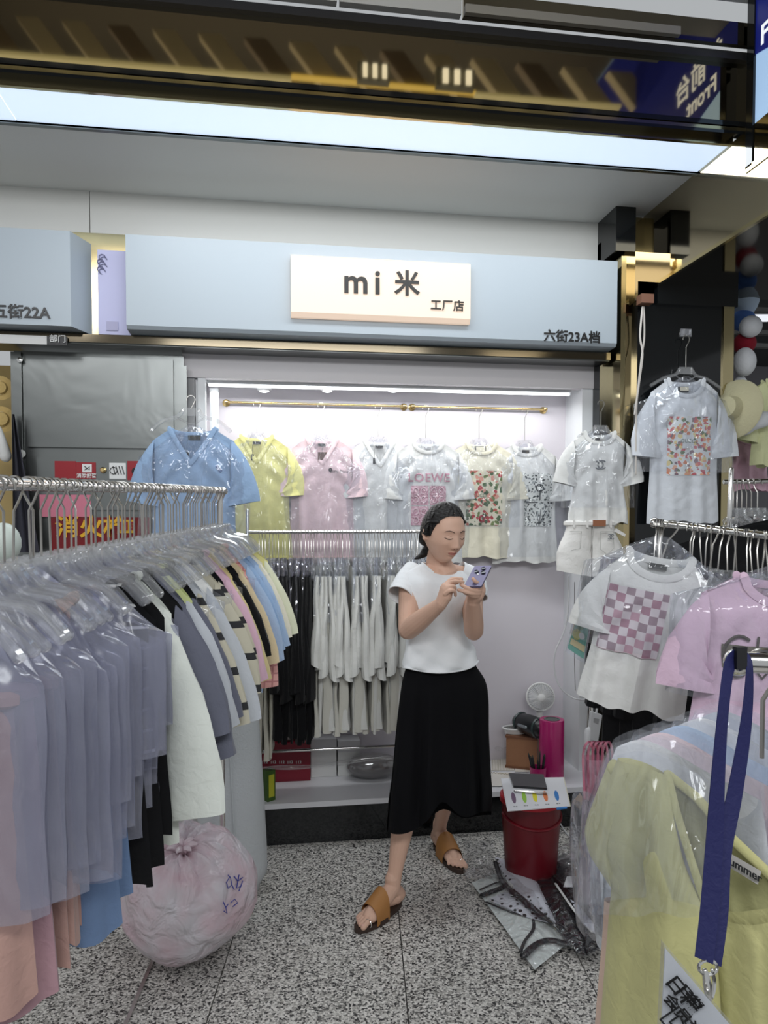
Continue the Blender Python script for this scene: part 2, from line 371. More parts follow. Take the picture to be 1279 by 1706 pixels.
def mirbox(px0, py0, px1, py1, Y, th, mat, name):
    a_ = mir(px0, py0, Y); b_ = mir(px1, py1, Y); return MB().box((a_.x, Y-th, b_.z), (b_.x, Y, a_.z)).obj(name, mat, smooth=False)
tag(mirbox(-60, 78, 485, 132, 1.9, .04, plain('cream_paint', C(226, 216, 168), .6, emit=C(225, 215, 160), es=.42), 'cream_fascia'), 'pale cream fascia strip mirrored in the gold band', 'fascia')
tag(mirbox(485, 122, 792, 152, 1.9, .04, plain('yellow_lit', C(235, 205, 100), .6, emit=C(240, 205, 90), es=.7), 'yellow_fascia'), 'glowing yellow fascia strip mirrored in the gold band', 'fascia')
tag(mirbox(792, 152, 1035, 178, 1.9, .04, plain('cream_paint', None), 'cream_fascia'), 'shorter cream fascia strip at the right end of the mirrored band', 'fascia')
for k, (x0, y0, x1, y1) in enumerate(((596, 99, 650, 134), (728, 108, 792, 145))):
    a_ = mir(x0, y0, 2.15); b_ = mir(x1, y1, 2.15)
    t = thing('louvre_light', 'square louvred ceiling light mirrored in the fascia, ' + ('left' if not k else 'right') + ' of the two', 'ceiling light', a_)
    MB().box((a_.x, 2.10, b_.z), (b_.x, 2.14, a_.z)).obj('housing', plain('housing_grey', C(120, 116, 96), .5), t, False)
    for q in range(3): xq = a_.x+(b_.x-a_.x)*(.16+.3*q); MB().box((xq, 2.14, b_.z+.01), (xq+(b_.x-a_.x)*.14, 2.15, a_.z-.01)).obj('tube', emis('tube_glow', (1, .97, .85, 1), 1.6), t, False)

# ------------------------------------------------------------------ signs
SY = 3.3
sg = thing('fascia_sign', 'long pale grey box sign with a lit cream panel above the display alcove', 'sign', (.47, SY, 2.345))
MB().poly([(-.655, SY, 2.75), (-.655, SY, 2.36), (-.655, SY+.012, 2.345), (-.655, SY+.20, 2.335), (-.655, SY+.20, 2.75)], (2.265, 0, 0)).obj('box', SIGNW, sg, False)
a, b = Yp(484, 419, SY-.03), Yp(783, 539, SY-.03)
lx0, lx1 = a.x, b.x
lz1, lz0 = 2.69, Yp(484, 527, SY-.03).z
CREAM = plain('cream_lit', C(190, 176, 164), .4, emit=C(252, 222, 196), es=.52)
bx = MB(); cr = .02
bx.poly([(lx0, SY-.001, lz1), (lx0, SY-.001, lz0), (lx0, SY-.02, lz0), (lx0, SY-.034, lz0+.02), (lx0, SY-.034, lz1-.006), (lx0, SY-.028, lz1)], (lx1-lx0, 0, 0))
bx.obj('lit_panel', CREAM, sg, False)
INK = plain('ink_black', C(34, 32, 30), .5)
BLK = plain('letter_black', C(20, 20, 22), .35)
def sign_text(s, px, py, Y, size, bold, parent, name='letters', ex=.004, sp=1, mat=INK):
    p = Yp(px, py, Y)
    return on_plane(text_mesh(s, size, ex, bold, sp), p, (1, 0, 0), (0, 0, 1)).obj(name, mat, parent, False)
sign_text('mi', 603, 471, SY-.037, .152, .0028, sg, sp=1.3)
sign_text('米', 678, 475, SY-.037, .118, .0025, sg)
sign_text('工厂店', 745, 510, SY-.037, .052, .0006, sg, sp=1.05)
sign_text('六街23A档', 953, 562, SY-.003, .061, .0009, sg, ex=.002, mat=BLK)
sn = thing('fascia_sign', 'pale grey box sign with black 22A lettering at the left edge', 'sign', (-1.5, SY, 2.345))
MB().poly([(-2.6, SY, 2.75), (-.884, SY, 2.75), (-.82, SY+.17, 2.75), (-2.6, SY+.17, 2.75)], (0, 0, -.405)).obj('box', SIGNW, sn, False)
sign_text('五街22A', 35, 521, SY-.003, .064, .0013, sn, ex=.002, mat=BLK)
lf = thing('lilac_board', 'narrow lilac film-covered board between the two fascia signs', 'board', (-.75, 3.42, 2.33))
MB().box((-.80, 3.42, 2.345), (-.60, 3.43, 2.72)).obj('board', LILAC, lf, False)
mk = MB(); 
for k in range(7):
    c = Yp(170+3*math.sin(k*2.1), 428+k*4, 3.415); mk.sweep([c+Vector((.014*math.cos(q*.9), 0, .012*math.sin(q*.9))) for q in range(6)], .0018, 4)
mk.obj('ink_marks', plain('faded_ink', C(120, 120, 150), .6), lf)
mk = MB(); c = Yp(187, 543, 3.416); mk.box((c.x-.025, 3.415, c.z-.02), (c.x+.025, 3.419, c.z+.02)); mk.obj('sticker', plain('pale_sticker', C(176, 174, 205), .5), lf, False)
box('trim_5', (-.93, 3.44, 2.30), (-.60, 3.47, 2.80), GOLDTRIM)
# gold mirrored underside strip
box('trim_6', (-2.6, 3.40, 2.312), (1.62, 3.60, 2.33), plain('under_sign_bronze', (.12, .10, .07, 1), .12, 1))
box('trim_7', (-2.6, 3.385, 2.30), (1.62, 3.40, 2.335), plain('under_sign_bronze', None))
box('trim_8', (-2.6, 3.40, 2.296), (1.62, 3.60, 2.311), STEEL)
# small hanging notice reflected text at left below the sign
nf = thing('notice_strip', 'small white and black notice strip under the left sign', 'notice', Yp(60, 566, 3.37))
a = Yp(0, 557, 3.37); b = Yp(78, 574, 3.37)
MB().box((a.x-.05, 3.37, b.z), (b.x, 3.375, a.z)).obj('white_strip', WHITEP, nf, False)
c2 = Yp(112, 575, 3.37); MB().box((b.x, 3.37, b.z), (c2.x, 3.375, a.z)).obj('black_strip', BLK, nf, False)
p = Yp(96, 565, 3.366); on_plane(text_mesh('部门', .035, .001, .0005), p, (1, 0, 0), (0, 0, 1)).obj('letters', WHITEP, nf, False)

# ------------------------------------------------------------------ stainless cabinet on the left (fire hydrant box)
fc = thing('hydrant_cabinet', 'brushed steel fire hydrant cabinet left of the display alcove', 'cabinet', (-.8, 3.5, 0))
CY = 3.5
MB().box((-1.19, CY+.01, 0), (-.44, CY+.24, 2.28)).obj('body', STEEL, fc, False)
def pxbox(x0, y0, x1, y1, Y, th=.006, mb=None):
    a = Yp(x0, y0, Y); b = Yp(x1, y1, Y); return (mb or MB()).box((a.x, Y-th, b.z), (b.x, Y, a.z))
pxbox(44, 592, 290, 748, CY, .008).obj('upper_door', STEEL, fc, False)
pxbox(18, 586, 39, 800, CY, .006).obj('side_flange', STEEL, fc, False)
pxbox(296, 610, 313, 800, CY, .012).obj('side_flange', STEEL, fc, False)
pxbox(62, 762, 300, 850, CY, .008).obj('lower_door', STEEL, fc, False)
c = Yp(33, 600, CY-.01); MB().lathe([(.012, 0), (.012, .005), (.004, .007)], c, 12, (0, -1, 0)).obj('screw', CHROME, fc)
c = Yp(36, 756, CY-.01); MB().lathe([(.018, 0), (.018, .004), (.006, .006)], c, 14, (0, -1, 0)).obj('lock_disc', plain('white_disc', C(200, 200, 195), .4), fc)
c = Yp(172, 783, CY-.012); MB().lathe([(.014, 0), (.014, .006), (.008, .012), (.008, .02)], c, 14, (0, -1, 0)).obj('lock', BRASS, fc)
RED = plain('red_sticker', C(150, 22, 34), .4)
def sticker(x0, y0, x1, y1, mat, name, label): 
    o = pxbox(x0, y0, x1, y1, CY-.009, .002).obj(name, mat, smooth=False); o.parent = fc; o.location = -WL[fc.name]; o['label'] = label; return o
sticker(91, 768, 127, 800, RED, 'red_label', 'plain red sticker'); 
s1 = sticker(127, 770, 160, 798, RED, 'red_label', 'red sticker with a white pictogram')
def on_cab(mb, name, mat): o = mb.obj(name, mat, fc, False); return o
on_cab(pxbox(137, 773, 153, 787, CY-.0115, .001), 'pictogram', WHITEP)
on_cab(MB().sweep([Yp(141, 777, CY-.014), Yp(145, 780, CY-.014), Yp(149, 777, CY-.014), Yp(149, 783, CY-.014), Yp(145, 780, CY-.014), Yp(141, 783, CY-.014)], .0018, 4), 'pictogram_lines', BLK)
on_cab(on_plane(text_mesh('消防报警', .022, .0008, .0004), Yp(144, 793, CY-.012), (1, 0, 0), (0, 0, 1)), 'letters', WHITEP)
sticker(182, 771, 210, 798, WHITEP, 'warning_label', 'white sticker with black pictograms')
mk = MB()
for k in range(4): mk.sweep([Yp(188+5*k, 777, CY-.0135), Yp(192+5*k, 790, CY-.0135)], .0018, 4)
mk.sweep([Yp(185+6*math.cos(q*.8)+4, 784+6*math.sin(q*.8), CY-.0135) for q in range(8)], .0016, 4)
on_cab(mk, 'pictogram_lines', BLK)
sticker(212, 768, 236, 800, RED, 'red_label', 'red sticker with a round black symbol')
on_cab(MB().lathe([(.018, 0), (.018, .002), (.017, .0025)], Yp(226, 785, CY-.011), 16, (0, -1, 0)), 'round_symbol', BLK)
# lower red glass door with lettering
REDD = plain('red_door', C(120, 12, 20), .25)
on_cab(pxbox(84, 862, 252, 930, CY-.006, .006), 'red_panel', REDD)
on_cab(pxbox(70, 930, 300, 1440, CY-.006, .004), 'red_door', plain('dark_red_door', C(70, 8, 14), .3))
on_cab(pxbox(66, 824, 152, 861, CY-.006, .003), 'pink_card', plain('pink_card', C(205, 120, 140), .6))
on_cab(on_plane(text_mesh('消火栓', .105, .002, .003), Yp(152, 880, CY-.016), (1, 0, 0), (0, 0, 1)), 'letters', plain('yellow_letters', C(225, 170, 30), .5))
on_cab(pxbox(196, 866, 225, 888, CY-.013, .002), 'yellow_plate', plain('yellow_plate', C(215, 165, 40), .5))
on_cab(on_plane(text_mesh('119', .05, .001, .002), Yp(211, 877, CY-.018), (1, 0, 0), (0, 0, 1)), 'digits', RED)
# yellow hazard mat on the floor with dark lettering
hz = thing('hazard_floor_sticker', 'worn yellow and black hazard sticker on the floor by the pink sack', 'floor sticker', Zp(150, 1490, 0))
q = [Zp(95, 1522, .001), Zp(215, 1512, .001), Zp(215, 1440, .001), Zp(130, 1462, .001)]
MB().hexa(q[::-1], (0, 0, .002)).obj('yellow_sheet', plain('hazard_yellow', C(150, 140, 28), .5), hz, False)
tm = text_mesh('杂物', .13, .0006, .003); p = Zp(165, 1480, .004)
on_plane(tm, p, rt, fd, Vector((0, 0, 1))).obj('letters', BLK, hz, False)
for k in range(6):
    a = Zp(102+20*k, 1520-2*k, .0035); b = Zp(110+20*k, 1514-2*k, .0035)
    MB().hexa([a, a+rt*.03, b+rt*.04, b+rt*.01], (0, 0, .001)).obj('black_stripe', BLK, hz, False)

# ------------------------------------------------------------------ right side: black pillar, gold trims, mirrored beam
PYY = 3.3
pil = thing('black_pillar', 'polished black pillar with gold edge strips right of the display alcove', 'pillar', (1.95, PYY, 0))
MB().box((1.715, PYY, 0), (2.16, PYY+.45, 2.66)).obj('shaft', BLACKG, pil, False)
MB().box((1.635, PYY+.01, 0), (1.66, PYY+.2, 2.78)).obj('gold_strip', GOLDTRIM, pil, False)
MB().box((1.66, PYY+.03, 0), (1.715, PYY+.2, 2.80)).obj('gold_strip', GOLDM, pil, False)
MB().box((1.60, PYY+.16, 0), (1.64, PYY+.25, 2.9)).obj('black_strip', BLACKG, pil, False)
MB().box((2.16, PYY-.01, 0), (2.215, PYY+.45, 2.66)).obj('gold_strip', GOLDTRIM, pil, False)
MB().box((1.60, 3.30, 2.80), (1.70, 3.56, 3.01)).obj('black_head', BLACKG, pil, False)
bm_ = thing('mirrored_beam', 'bronze mirrored ceiling beam running over the right side of the stall', 'beam', (1.9, 2.4, 2.65))
MB().box((1.79, .6, 2.645), (1.80, 3.40, 3.01)).obj('side_mirror', DGOLD, bm_, False)
MB().box((1.80, .6, 2.635), (2.9, 3.40, 2.645)).obj('under_mirror', plain('black_bronze_mirror', (.10, .088, .062, 1), .08, 1), bm_, False)
MB().box((1.785, .6, 2.632), (1.80, 3.38, 2.648)).obj('edge_trim', GOLDTRIM, bm_, False)
MB().box((1.74, 3.385, 2.63), (1.90, 3.40, 3.0)).obj('end_trim', GOLDTRIM, bm_, False)
MB().box((1.80, 3.27, 2.55), (2.22, 3.30, 2.635)).obj('cross_trim', BLACKG, bm_, False)
MB().box((1.70, 3.30, 2.56), (1.82, 3.34, 2.80)).obj('gold_corner', DGOLD, bm_, False)
# blue hanging board
bb = thing('blue_board', 'blue sign board with a navy top hanging at the top right corner', 'sign', (1.8, 2.2, 2.87))
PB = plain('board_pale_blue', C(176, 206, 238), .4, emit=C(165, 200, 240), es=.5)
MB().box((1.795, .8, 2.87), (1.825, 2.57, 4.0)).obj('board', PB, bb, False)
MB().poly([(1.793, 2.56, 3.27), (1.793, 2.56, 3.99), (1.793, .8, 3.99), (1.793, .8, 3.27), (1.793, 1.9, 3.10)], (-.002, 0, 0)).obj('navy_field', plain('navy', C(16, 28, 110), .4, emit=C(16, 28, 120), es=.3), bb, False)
MB().box((1.785, 2.56, 2.86), (1.83, 2.60, 3.7)).obj('frame_post', BLACKG, bb, False)
MB().box((1.785, .8, 2.845), (1.83, 2.60, 2.868)).obj('bottom_trim', GOLDTRIM, bb, False)
# white lettering on its navy field, legible in the mirrored fascia
def mirX(px, py, X):
    p = Yp(px, py, 2.665); r = ray(px, py); r = Vector((r.x, -r.y, r.z)); return p+r*((X-p.x)/r.x)
for s_t, px, py, sz in (('前台', 1150, 140, .12), ('Front', 1168, 162, .10)):
    p_ = mirX(px, py, 1.7905)
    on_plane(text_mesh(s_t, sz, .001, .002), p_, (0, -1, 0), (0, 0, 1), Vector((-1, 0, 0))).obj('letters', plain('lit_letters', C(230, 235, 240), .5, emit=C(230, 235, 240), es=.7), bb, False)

# ================================================================== garments
def tee_fns(w, h, neck, t=.045, fold=.010, seed=0, drop=.045, waist=1.0, nw=.085, nd=None):
    hw = w/2
    nd = nd if nd is not None else (.17 if neck == 'v' else .075)
    def half(z):
        u = min(max(-z/h, 0), 1); return hw*(1-(1-waist)*math.sin(PI*min(u*1.15, 1))) + .012*sst(.6, 1, u)
    def top(x, back=False):
        ax = abs(x)
        if ax < nw:
            d = .018 if back else nd
            return -d*(1-ax/nw)**.9 if (neck == 'v' and not back) else -d*math.sqrt(max(0, 1-(ax/nw)**2))
        return -drop*(ax-nw)/max(hw-nw, .01)
    def bot(x): return -h-.006*math.sin(9*x/w+seed)-.004*math.sin(23*x/w+seed*2)
    def yf(x, z, back=False):
        u = min(max(-z/h, 0), 1); q = 1-(x/max(half(z), .01))**2
        prof = t*math.sqrt(max(q, 0))*(.45+.55*sst(0, .25, u))
        f = fold*sst(.12, .8, u)*(math.sin(x/w*17+seed+2*u)+.6*math.sin(x/w*29+seed*1.7-3*u))
        f += fold*.35*nz(x*14+seed*3, z*9, seed)+.004*nz(x*30, z*30, seed+4)
        f += -.008*math.exp(-((abs(x)-.6*hw)/.05)**2)*math.exp(-((z+.18)/.10)**2)*math.sin((z+abs(x))*60)
        e = min(1, max(q, 0)*3)
        return (prof*.8 if back else -prof)+f*e
    return half, top, bot, yf
def garment(root, w=.44, h=.60, neck='round', mat=None, sleeve=.19, cuff=.085, ang=.55, t=.045, fold=.010, seed=0, res=(36, 40), waist=1.0,
            collar=True, nd=None, nw=.085, slmat=None, colmat=None, drop=.045, armhole=.20):
    half, top, bot, yf = tee_fns(w, h, neck, t, fold, seed, drop, waist, nw, nd)
    nu, nv = res; mb = MB()
    def pt(u, v, back):
        s = 2*u-1; s = math.copysign(abs(s)**.85, s) if abs(s) > 1e-6 else 0.0
        x0 = s*w/2; zt = top(x0, back); zb = bot(x0); z = zb+(zt-zb)*v
        x = s*half(z); return (x, yf(x, z, back), z)
    mb.grid(lambda u, v: pt(u, v, False), nu, nv); mb.grid(lambda u, v: pt(u, v, True), nu, nv, True)
    body = mb.obj('body', mat, root, local=True, merge=.0015)
    for s in (-1, 1):
        m2 = MB(); n, k = 9, 16
        if not sleeve: break
        c0 = Vector((s*(w/2-.012), 0, -drop-armhole/2+.01)); dirv = Vector((s*math.sin(ang), 0, -math.cos(ang)))
        perp = Vector((s*math.cos(ang), 0, math.sin(ang)))
        vv = []
        for i in range(n+1):
            f = i/n; c = c0+Vector((s*.012*f, -.01*f, -.01*f))+dirv*(sleeve*f)+perp*(.018*math.sin(f*PI*.5)*(1-f))
            hh = (armhole/2)*(1-f)+cuff*f; th = t*.75*(1-f)+.026*f
            hv = (Vector((0, 0, 1))*(1-f)+perp*f).normalized()
            for q in range(k):
                a = 2*PI*q/k; r = 1+.10*math.sin(3*a+seed+4*f)*f
                vv.append(c+hv*math.cos(a)*hh*r+Vector((0, 1, 0))*math.sin(a)*th*r+Vector((0, .004*math.sin(f*19+a*2+seed), 0)))
        m2.add(vv, [(i*k+q, i*k+(q+1) % k, (i+1)*k+(q+1) % k, (i+1)*k+q) for i in range(n) for q in range(k)])
        m2.obj('sleeve', slmat or mat, root, local=True)
    if collar and neck:
        m3 = MB()
        for back in (False, True):
            N = 24; path = []
            for i in range(N+1):
                x = -nw+2*nw*i/N; z = top(x, back); y = yf(x*1.0, min(z, -.001), back)
                path.append((x*1.02, y+(.002 if back else -.003), z+.001))
            m3.sweep(path, .011, 6, sx=.35, side=(0, 1, 0))
        m3.obj('collar', colmat or mat, root, local=True)
    return half, top, bot, yf
def patch(root, name, mat, yf, x0, x1, z0, z1, off=.004, nu=16, nv=20, label=None):
    mb = MB().grid(lambda u, v: (x0+(x1-x0)*u, yf(x0+(x1-x0)*u, z0+(z1-z0)*v)-off, z0+(z1-z0)*v), nu, nv)
    o = mb.obj(name, mat, root, local=True); 
    if label: o['label'] = label
    return o
def cloth_text(root, s, x, z, size, mat, yf, name='print_letters', bold=0, sp=1, rot=0, off=.0045):
    tm = text_mesh(s, size, 0, bold, sp, 2); vv = []
    for p in tm.v:
        px = p[0]*math.cos(rot)-p[1]*math.sin(rot)+x; pz = p[0]*math.sin(rot)+p[1]*math.cos(rot)+z
        vv.append((px, yf(px, pz)-off, pz))
    tm.v = vv; return tm.obj(name, mat, root, False, local=True)
def cloth_stroke(root, pts, r, mat, yf, name='print_line', off=.004):
    return MB().sweep([(x, yf(x, z)-off, z) for x, z in pts], r, 5).obj(name, mat, root, local=True)
def arc(cx, cz, r, a0, a1, n=14, sx=1): return [(cx+sx*r*math.cos(math.radians(a0+(a1-a0)*i/n)), cz+r*math.sin(math.radians(a0+(a1-a0)*i/n))) for i in range(n+1)]
def hook_path(h=.11, r=.017, flip=1):
    P = [(0, 0, 0), (0, 0, h*.45), (flip*.004, 0, h-.045), (flip*-.004, 0, h-.03)]
    P = [(0, 0, 0), (0, 0, h-.055), (flip*.010, 0, h-.036)]
    for i in range(11):
        a = math.radians(-35+230*i/10); P.append((flip*r*math.cos(a), 0, h-r+.0+r*math.sin(a)))
    return P
def hanger(name, label, group, loc, rz=0, hook=.115, w=.38, wire=.0019, body=True, drop=.055, sides=6, flip=1, mat=None, proto=None):
    """clear plastic hanger: steel hook over the rail (origin at the top of the hook), shoulders below"""
    if proto is not None: return tree(proto, loc, rz, label, group)
    r = thing(name, label, 'hanger', loc, group, (0, 0, rz))
    MB().sweep([(a, b, c-hook) for a, b, c in hook_path(hook, flip=flip)], wire, sides, caps=False).obj('hook', mat or WIRE, r, local=True)
    if body:
        m = MB(); z0 = -hook
        m.box((-.032, -.004, z0-.030), (.032, .004, z0+.004))
        for s in (-1, 1):
            P = smooth_path([(s*.03, 0, z0-.004), (s*.055, 0, z0-.035), (s*.11, 0, z0-.05), (s*w/2, 0, z0-.035-drop)], 10)
            m.sweep(P, [.006]*11, 6, sx=1.5, side=(0, 0, 1))
        m.sweep(smooth_path([(-.055, 0, z0-.038), (0, 0, z0-.062), (.055, 0, z0-.038)], 8), .0035, 6)
        m.obj('shoulders', CLEARP, r, local=True)
    return r
def bag(root, w=.46, z0=.01, L=.55, t=.05, mat=None, seed=0, res=(14, 18), nw=.03, drop=.09, name='plastic_cover'):
    hw = w/2
    def f(u, v, s):
        x0 = (2*u-1); zt = z0-drop*sst(nw/hw, 1, abs(x0)); z = z0-L+(zt-z0+L)*v
        th = t*math.sqrt(max(0, 1-abs(x0)**3))*(.25+.75*sst(0, .3, 1-v))
        x = x0*(hw if 1-v > .12 else nw+(hw-nw)*sst(0, .12, 1-v)**.5)
        q = min(1, (1-abs(x0))*4)
        nn = (.012*nz(x*9+seed, z*5, seed)+.006*nz(x*22, z*22, seed+s))*q
        return (x+.006*nz(z*8, seed), s*th+nn-.004*0, z)
    m = MB().grid(lambda u, v: f(u, v, -1), *res).grid(lambda u, v: f(u, v, 1), *res, True)
    return m.obj(name, mat or BAG, root, local=True)
def neck_label(root, yf, z=-.035, w=.04, h=.016, mat=None, name='neck_label'):
    return MB().box((-w/2, yf(0, -.03, True)-.006, z-h/2), (w/2, yf(0, -.03, True)-.003, z+h/2)).obj(name, mat or BLACK, root, False, local=True)
def hang_tag(root, x, z, yf, mat=None, w=.014, h=.03, string=.05):
    o = MB().box((x-w/2, -.03, z-string-h), (x+w/2, -.028, z-string)).obj('swing_tag', mat or BLACK, root, False, local=True)
    MB().sweep([(x, -.025, z), (x, -.029, z-string)], .0008, 4).obj('tag_string', BLACK, o, local=True)

C_YEL = cloth('cloth_yellow', C(240, 234, 160)); C_PINK = cloth('cloth_pink', C(244, 216, 220)); C_WHT = cloth('cloth_white', C(235, 235, 232))
C_BLU = cloth('cloth_blue', C(158, 186, 220)); C_CRM = cloth('cloth_cream', C(240, 234, 212)); C_BLK = cloth('cloth_black', C(14, 14, 17))
C_ROSE = cloth('cloth_rose', C(226, 186, 204)); C_GRY = cloth('cloth_grey', C(150, 150, 160))

# ---- gold rails in the alcove
def rail(name, label, x0, x1, y, z, r=.006):
    t = thing(name, label, 'clothes rail', ((x0+x1)/2, y, z))
    MB().sweep([(x0, y, z), (x1, y, z)], r, 10).obj('bar', BRASS, t)
    for x in (x0, x1):
        MB().lathe([(.019, 0), (.019, .004), (.010, .008), (.007, .02), (.010, .03), (.010, .045), (.004, .048)], (x, YB, z), 16, (0, -1, 0)).obj('end_flange', BRASS, t)
    return t
ZR = 2.105; YR = YB-.035
pL, pM1, pM2, pR = Yp(376, 666, YR), Yp(674, 673, YR), Yp(688, 674, YR), Yp(908, 681, YR)
rail('brass_rail', 'left brass clothes rail on the alcove back wall', pL.x, pM1.x, YR, ZR)
rail('brass_rail', 'right brass clothes rail on the alcove back wall', pM2.x, pR.x, YR, ZR)
RY = YR-.0
specs = [  # px of hook, z of neck pixel, kwargs
 (428, 732, dict(neck='v', mat=C_YEL, w=.33, h=.62, seed=1), 'pale yellow v-neck t-shirt hanging leftmost on the brass rails'),
 (535, 735, dict(neck='v', mat=C_PINK, w=.33, h=.62, seed=2), 'pale pink v-neck t-shirt with a brown tag on the left brass rail'),
 (630, 738, dict(neck='v', mat=C_WHT, w=.33, h=.62, seed=3), 'white v-neck t-shirt with a small black chest motif on the left brass rail'),
 (709, 741, dict(neck='round', mat=C_WHT, w=.35, h=.62, seed=4), 'white t-shirt with a pink square print behind the woman'),
 (798, 742, dict(neck='round', mat=C_CRM, w=.36, h=.60, seed=5), 'cream t-shirt with a colourful flower print beside the woman'),
 (874, 745, dict(neck='round', mat=C_WHT, w=.34, h=.62, seed=6), 'white t-shirt with a dark grey woodland print at the rail end')]
PINKINK = plain('ink_pink', C(205, 150, 165), .7); PALEP = plain('print_pale', C(238, 214, 220), .8); GREENINK = plain('ink_green', C(90, 110, 90), .7)
P_FLOR = blossom('print_floral', C(226, 220, 196), [C(70, 100, 52), C(176, 44, 52), C(226, 160, 140), C(110, 128, 66), C(236, 226, 196), C(52, 84, 48), C(196, 92, 72)], 48, .55)
P_WOOD = blossom('print_woodland', C(226, 228, 224), [C(44, 50, 54), C(96, 102, 106), C(60, 66, 66), C(160, 166, 166)], 70, .42)
P_BUTT = blossom('print_butterfly', C(222, 226, 228), [C(214, 140, 110), C(228, 176, 150), C(110, 128, 100), C(198, 110, 118), C(224, 206, 150), C(140, 120, 130)], 52, .54)
P_PINKG = blossom('print_pinkgrain', C(222, 184, 194), [C(190, 140, 155), C(205, 160, 172), C(214, 176, 186), C(180, 128, 142)], 120, .6)
for k, (px, npy, kw, lab) in enumerate(specs):
    hp = Yp(px, 700, RY); hp.z = ZR+.008; npt = Yp(px, npy, RY-.02)
    hk = hp.z-npt.z-.035; hk = max(hk, .12)
    hanger('clear_hanger', 'clear plastic hanger holding the ' + lab.split(' hanging')[0].split(' on the')[0].split(' behind')[0].split(' beside')[0].split(' at the')[0], None, hp, 0, hook=hk, w=.27)
    r = thing('t_shirt', lab, 't-shirt', Vector((hp.x, RY-.012-(.055, .042, .026, .042, .024, .014)[k], npt.z+.008)), 't-shirts on the brass rails')
    half, top, bot, yf = garment(r, sleeve=.15, cuff=.062, ang=.08, t=.030, nw=.075, drop=.06, armhole=.17, nd=(.13 if kw['neck'] == 'v' else .055), waist=.96, **kw)
    bag(r, kw['w']+.11, .01, .60 if k != 4 else .45, .05, seed=k*3+1, nw=.06)
    if k == 4:
        neck_label(r, yf, -.028, .055, .03, plain('label_outline', C(60, 62, 60), .6)); MB().box((-.024, yf(0, -.03, True)-.008, -.04), (.024, yf(0, -.03, True)-.0065, -.016)).obj('neck_label', C_CRM, r, False, local=True)
    else: neck_label(r, yf, -.03, .04 if k != 3 else .035, .014, BLACK if k != 3 else plain('grey_label', C(170, 170, 172), .6))
    if k == 0: hang_tag(r, -.02, -.04, yf)
    if k == 1:
        hang_tag(r, .0, -.04, yf, plain('brown_tag', C(96, 70, 62), .6), .045, .04, .03)
        cloth_text(r, 'Loro Piana', .085, -.165, .022, BLACK, yf); cloth_stroke(r, arc(.04, -.158, .007, 0, 360, 8), .003, BLACK, yf)
    if k == 2:
        hang_tag(r, -.03, -.04, yf)
        cloth_text(r, 'Chrome Hearts', .085, -.185, .017, BLACK, yf); cloth_text(r, '†', .085, -.225, .07, BLACK, yf, bold=.002); cloth_text(r, '~~~~', .085, -.265, .02, BLACK, yf)
    if k == 3:
        cloth_text(r, 'LOEWE', .0, -.185, .062, PINKINK, yf, bold=.001, sp=1.1)
        for a_ in (0, 1):
            for b_ in (0, 1):
                x0 = -.092+.094*a_; z1 = -.225-.105*b_
                patch(r, 'print_square', P_PINKG, yf, x0, x0+.088, z1-.098, z1, nu=10, nv=10)
                cx, cz = x0+.044, z1-.049
                for sx_, sz_ in ((-1, 1), (1, 1), (1, -1), (-1, -1)):
                    cloth_stroke(r, [(cx+sx_*(.004+.016+.014*math.cos(a)), cz+sz_*(.004+.018+.016*math.sin(a))) for a in [q*2*PI/10 for q in range(9)]], .0021, PALEP, yf, off=.0055)
    if k == 4:
        patch(r, 'floral_print', P_FLOR, yf, -.085, .105, -.43, -.145)
        cloth_text(r, 'GUCCI', -.015, -.275, .026, GREENINK, yf, off=.006)
        cloth_stroke(r, arc(-.005, -.395, .015, 0, 720, 20), .006, plain('rose_red', C(150, 30, 44), .7), yf)
    if k == 5:
        patch(r, 'woodland_print', P_WOOD, yf, -.02, .14, -.43, -.15)
        DK = plain('ink_slate', C(50, 56, 60), .7)
        cloth_stroke(r, [(-.02, -.30), (.14, -.305)], .004, DK, yf, off=.006)
        for q in range(5): cloth_stroke(r, [(.06, -.42), (.02+.025*q, -.34-.012*abs(q-2))], .0022, DK, yf, off=.006)
        cloth_stroke(r, [(.065, -.29), (.065, -.24)], .003, DK, yf, off=.006); cloth_stroke(r, arc(.065, -.225, .02, 0, 360, 9), .003, DK, yf, off=.006)

# ---- blue v-neck tee in front of the cabinet edge
hp = Yp(318, 679, 3.1)
hanger('clear_hanger', 'clear plastic hanger holding the light blue v-neck t-shirt', None, hp+Vector((0, 0, .05)), 0, hook=.055, w=.32)
r = thing('t_shirt', 'light blue v-neck t-shirt with a black neck label in front of the steel cabinet', 't-shirt', Yp(322, 716, 3.08), None, (0, 0, math.radians(-6)))
_, _, _, yf = garment(r, w=.34, h=.60, neck='v', mat=C_BLU, sleeve=.16, cuff=.075, ang=.18, t=.05, seed=9, nd=.145, nw=.09, drop=.05, res=(50, 50))
neck_label(r, yf, -.03, .05, .018, plain('dark_green_label', C(22, 34, 30), .5)); hang_tag(r, -.02, -.045, yf)
bag(r, .46, .02, .50, .07, seed=21, res=(24, 30), nw=.06)
NAVYI = plain('ink_navyblue', C(96, 112, 160), .7)
for q in range(3): cloth_stroke(r, arc(.105+.006*q, -.155-.008*q, .005, 0, 300, 6), .0022, NAVYI, yf)

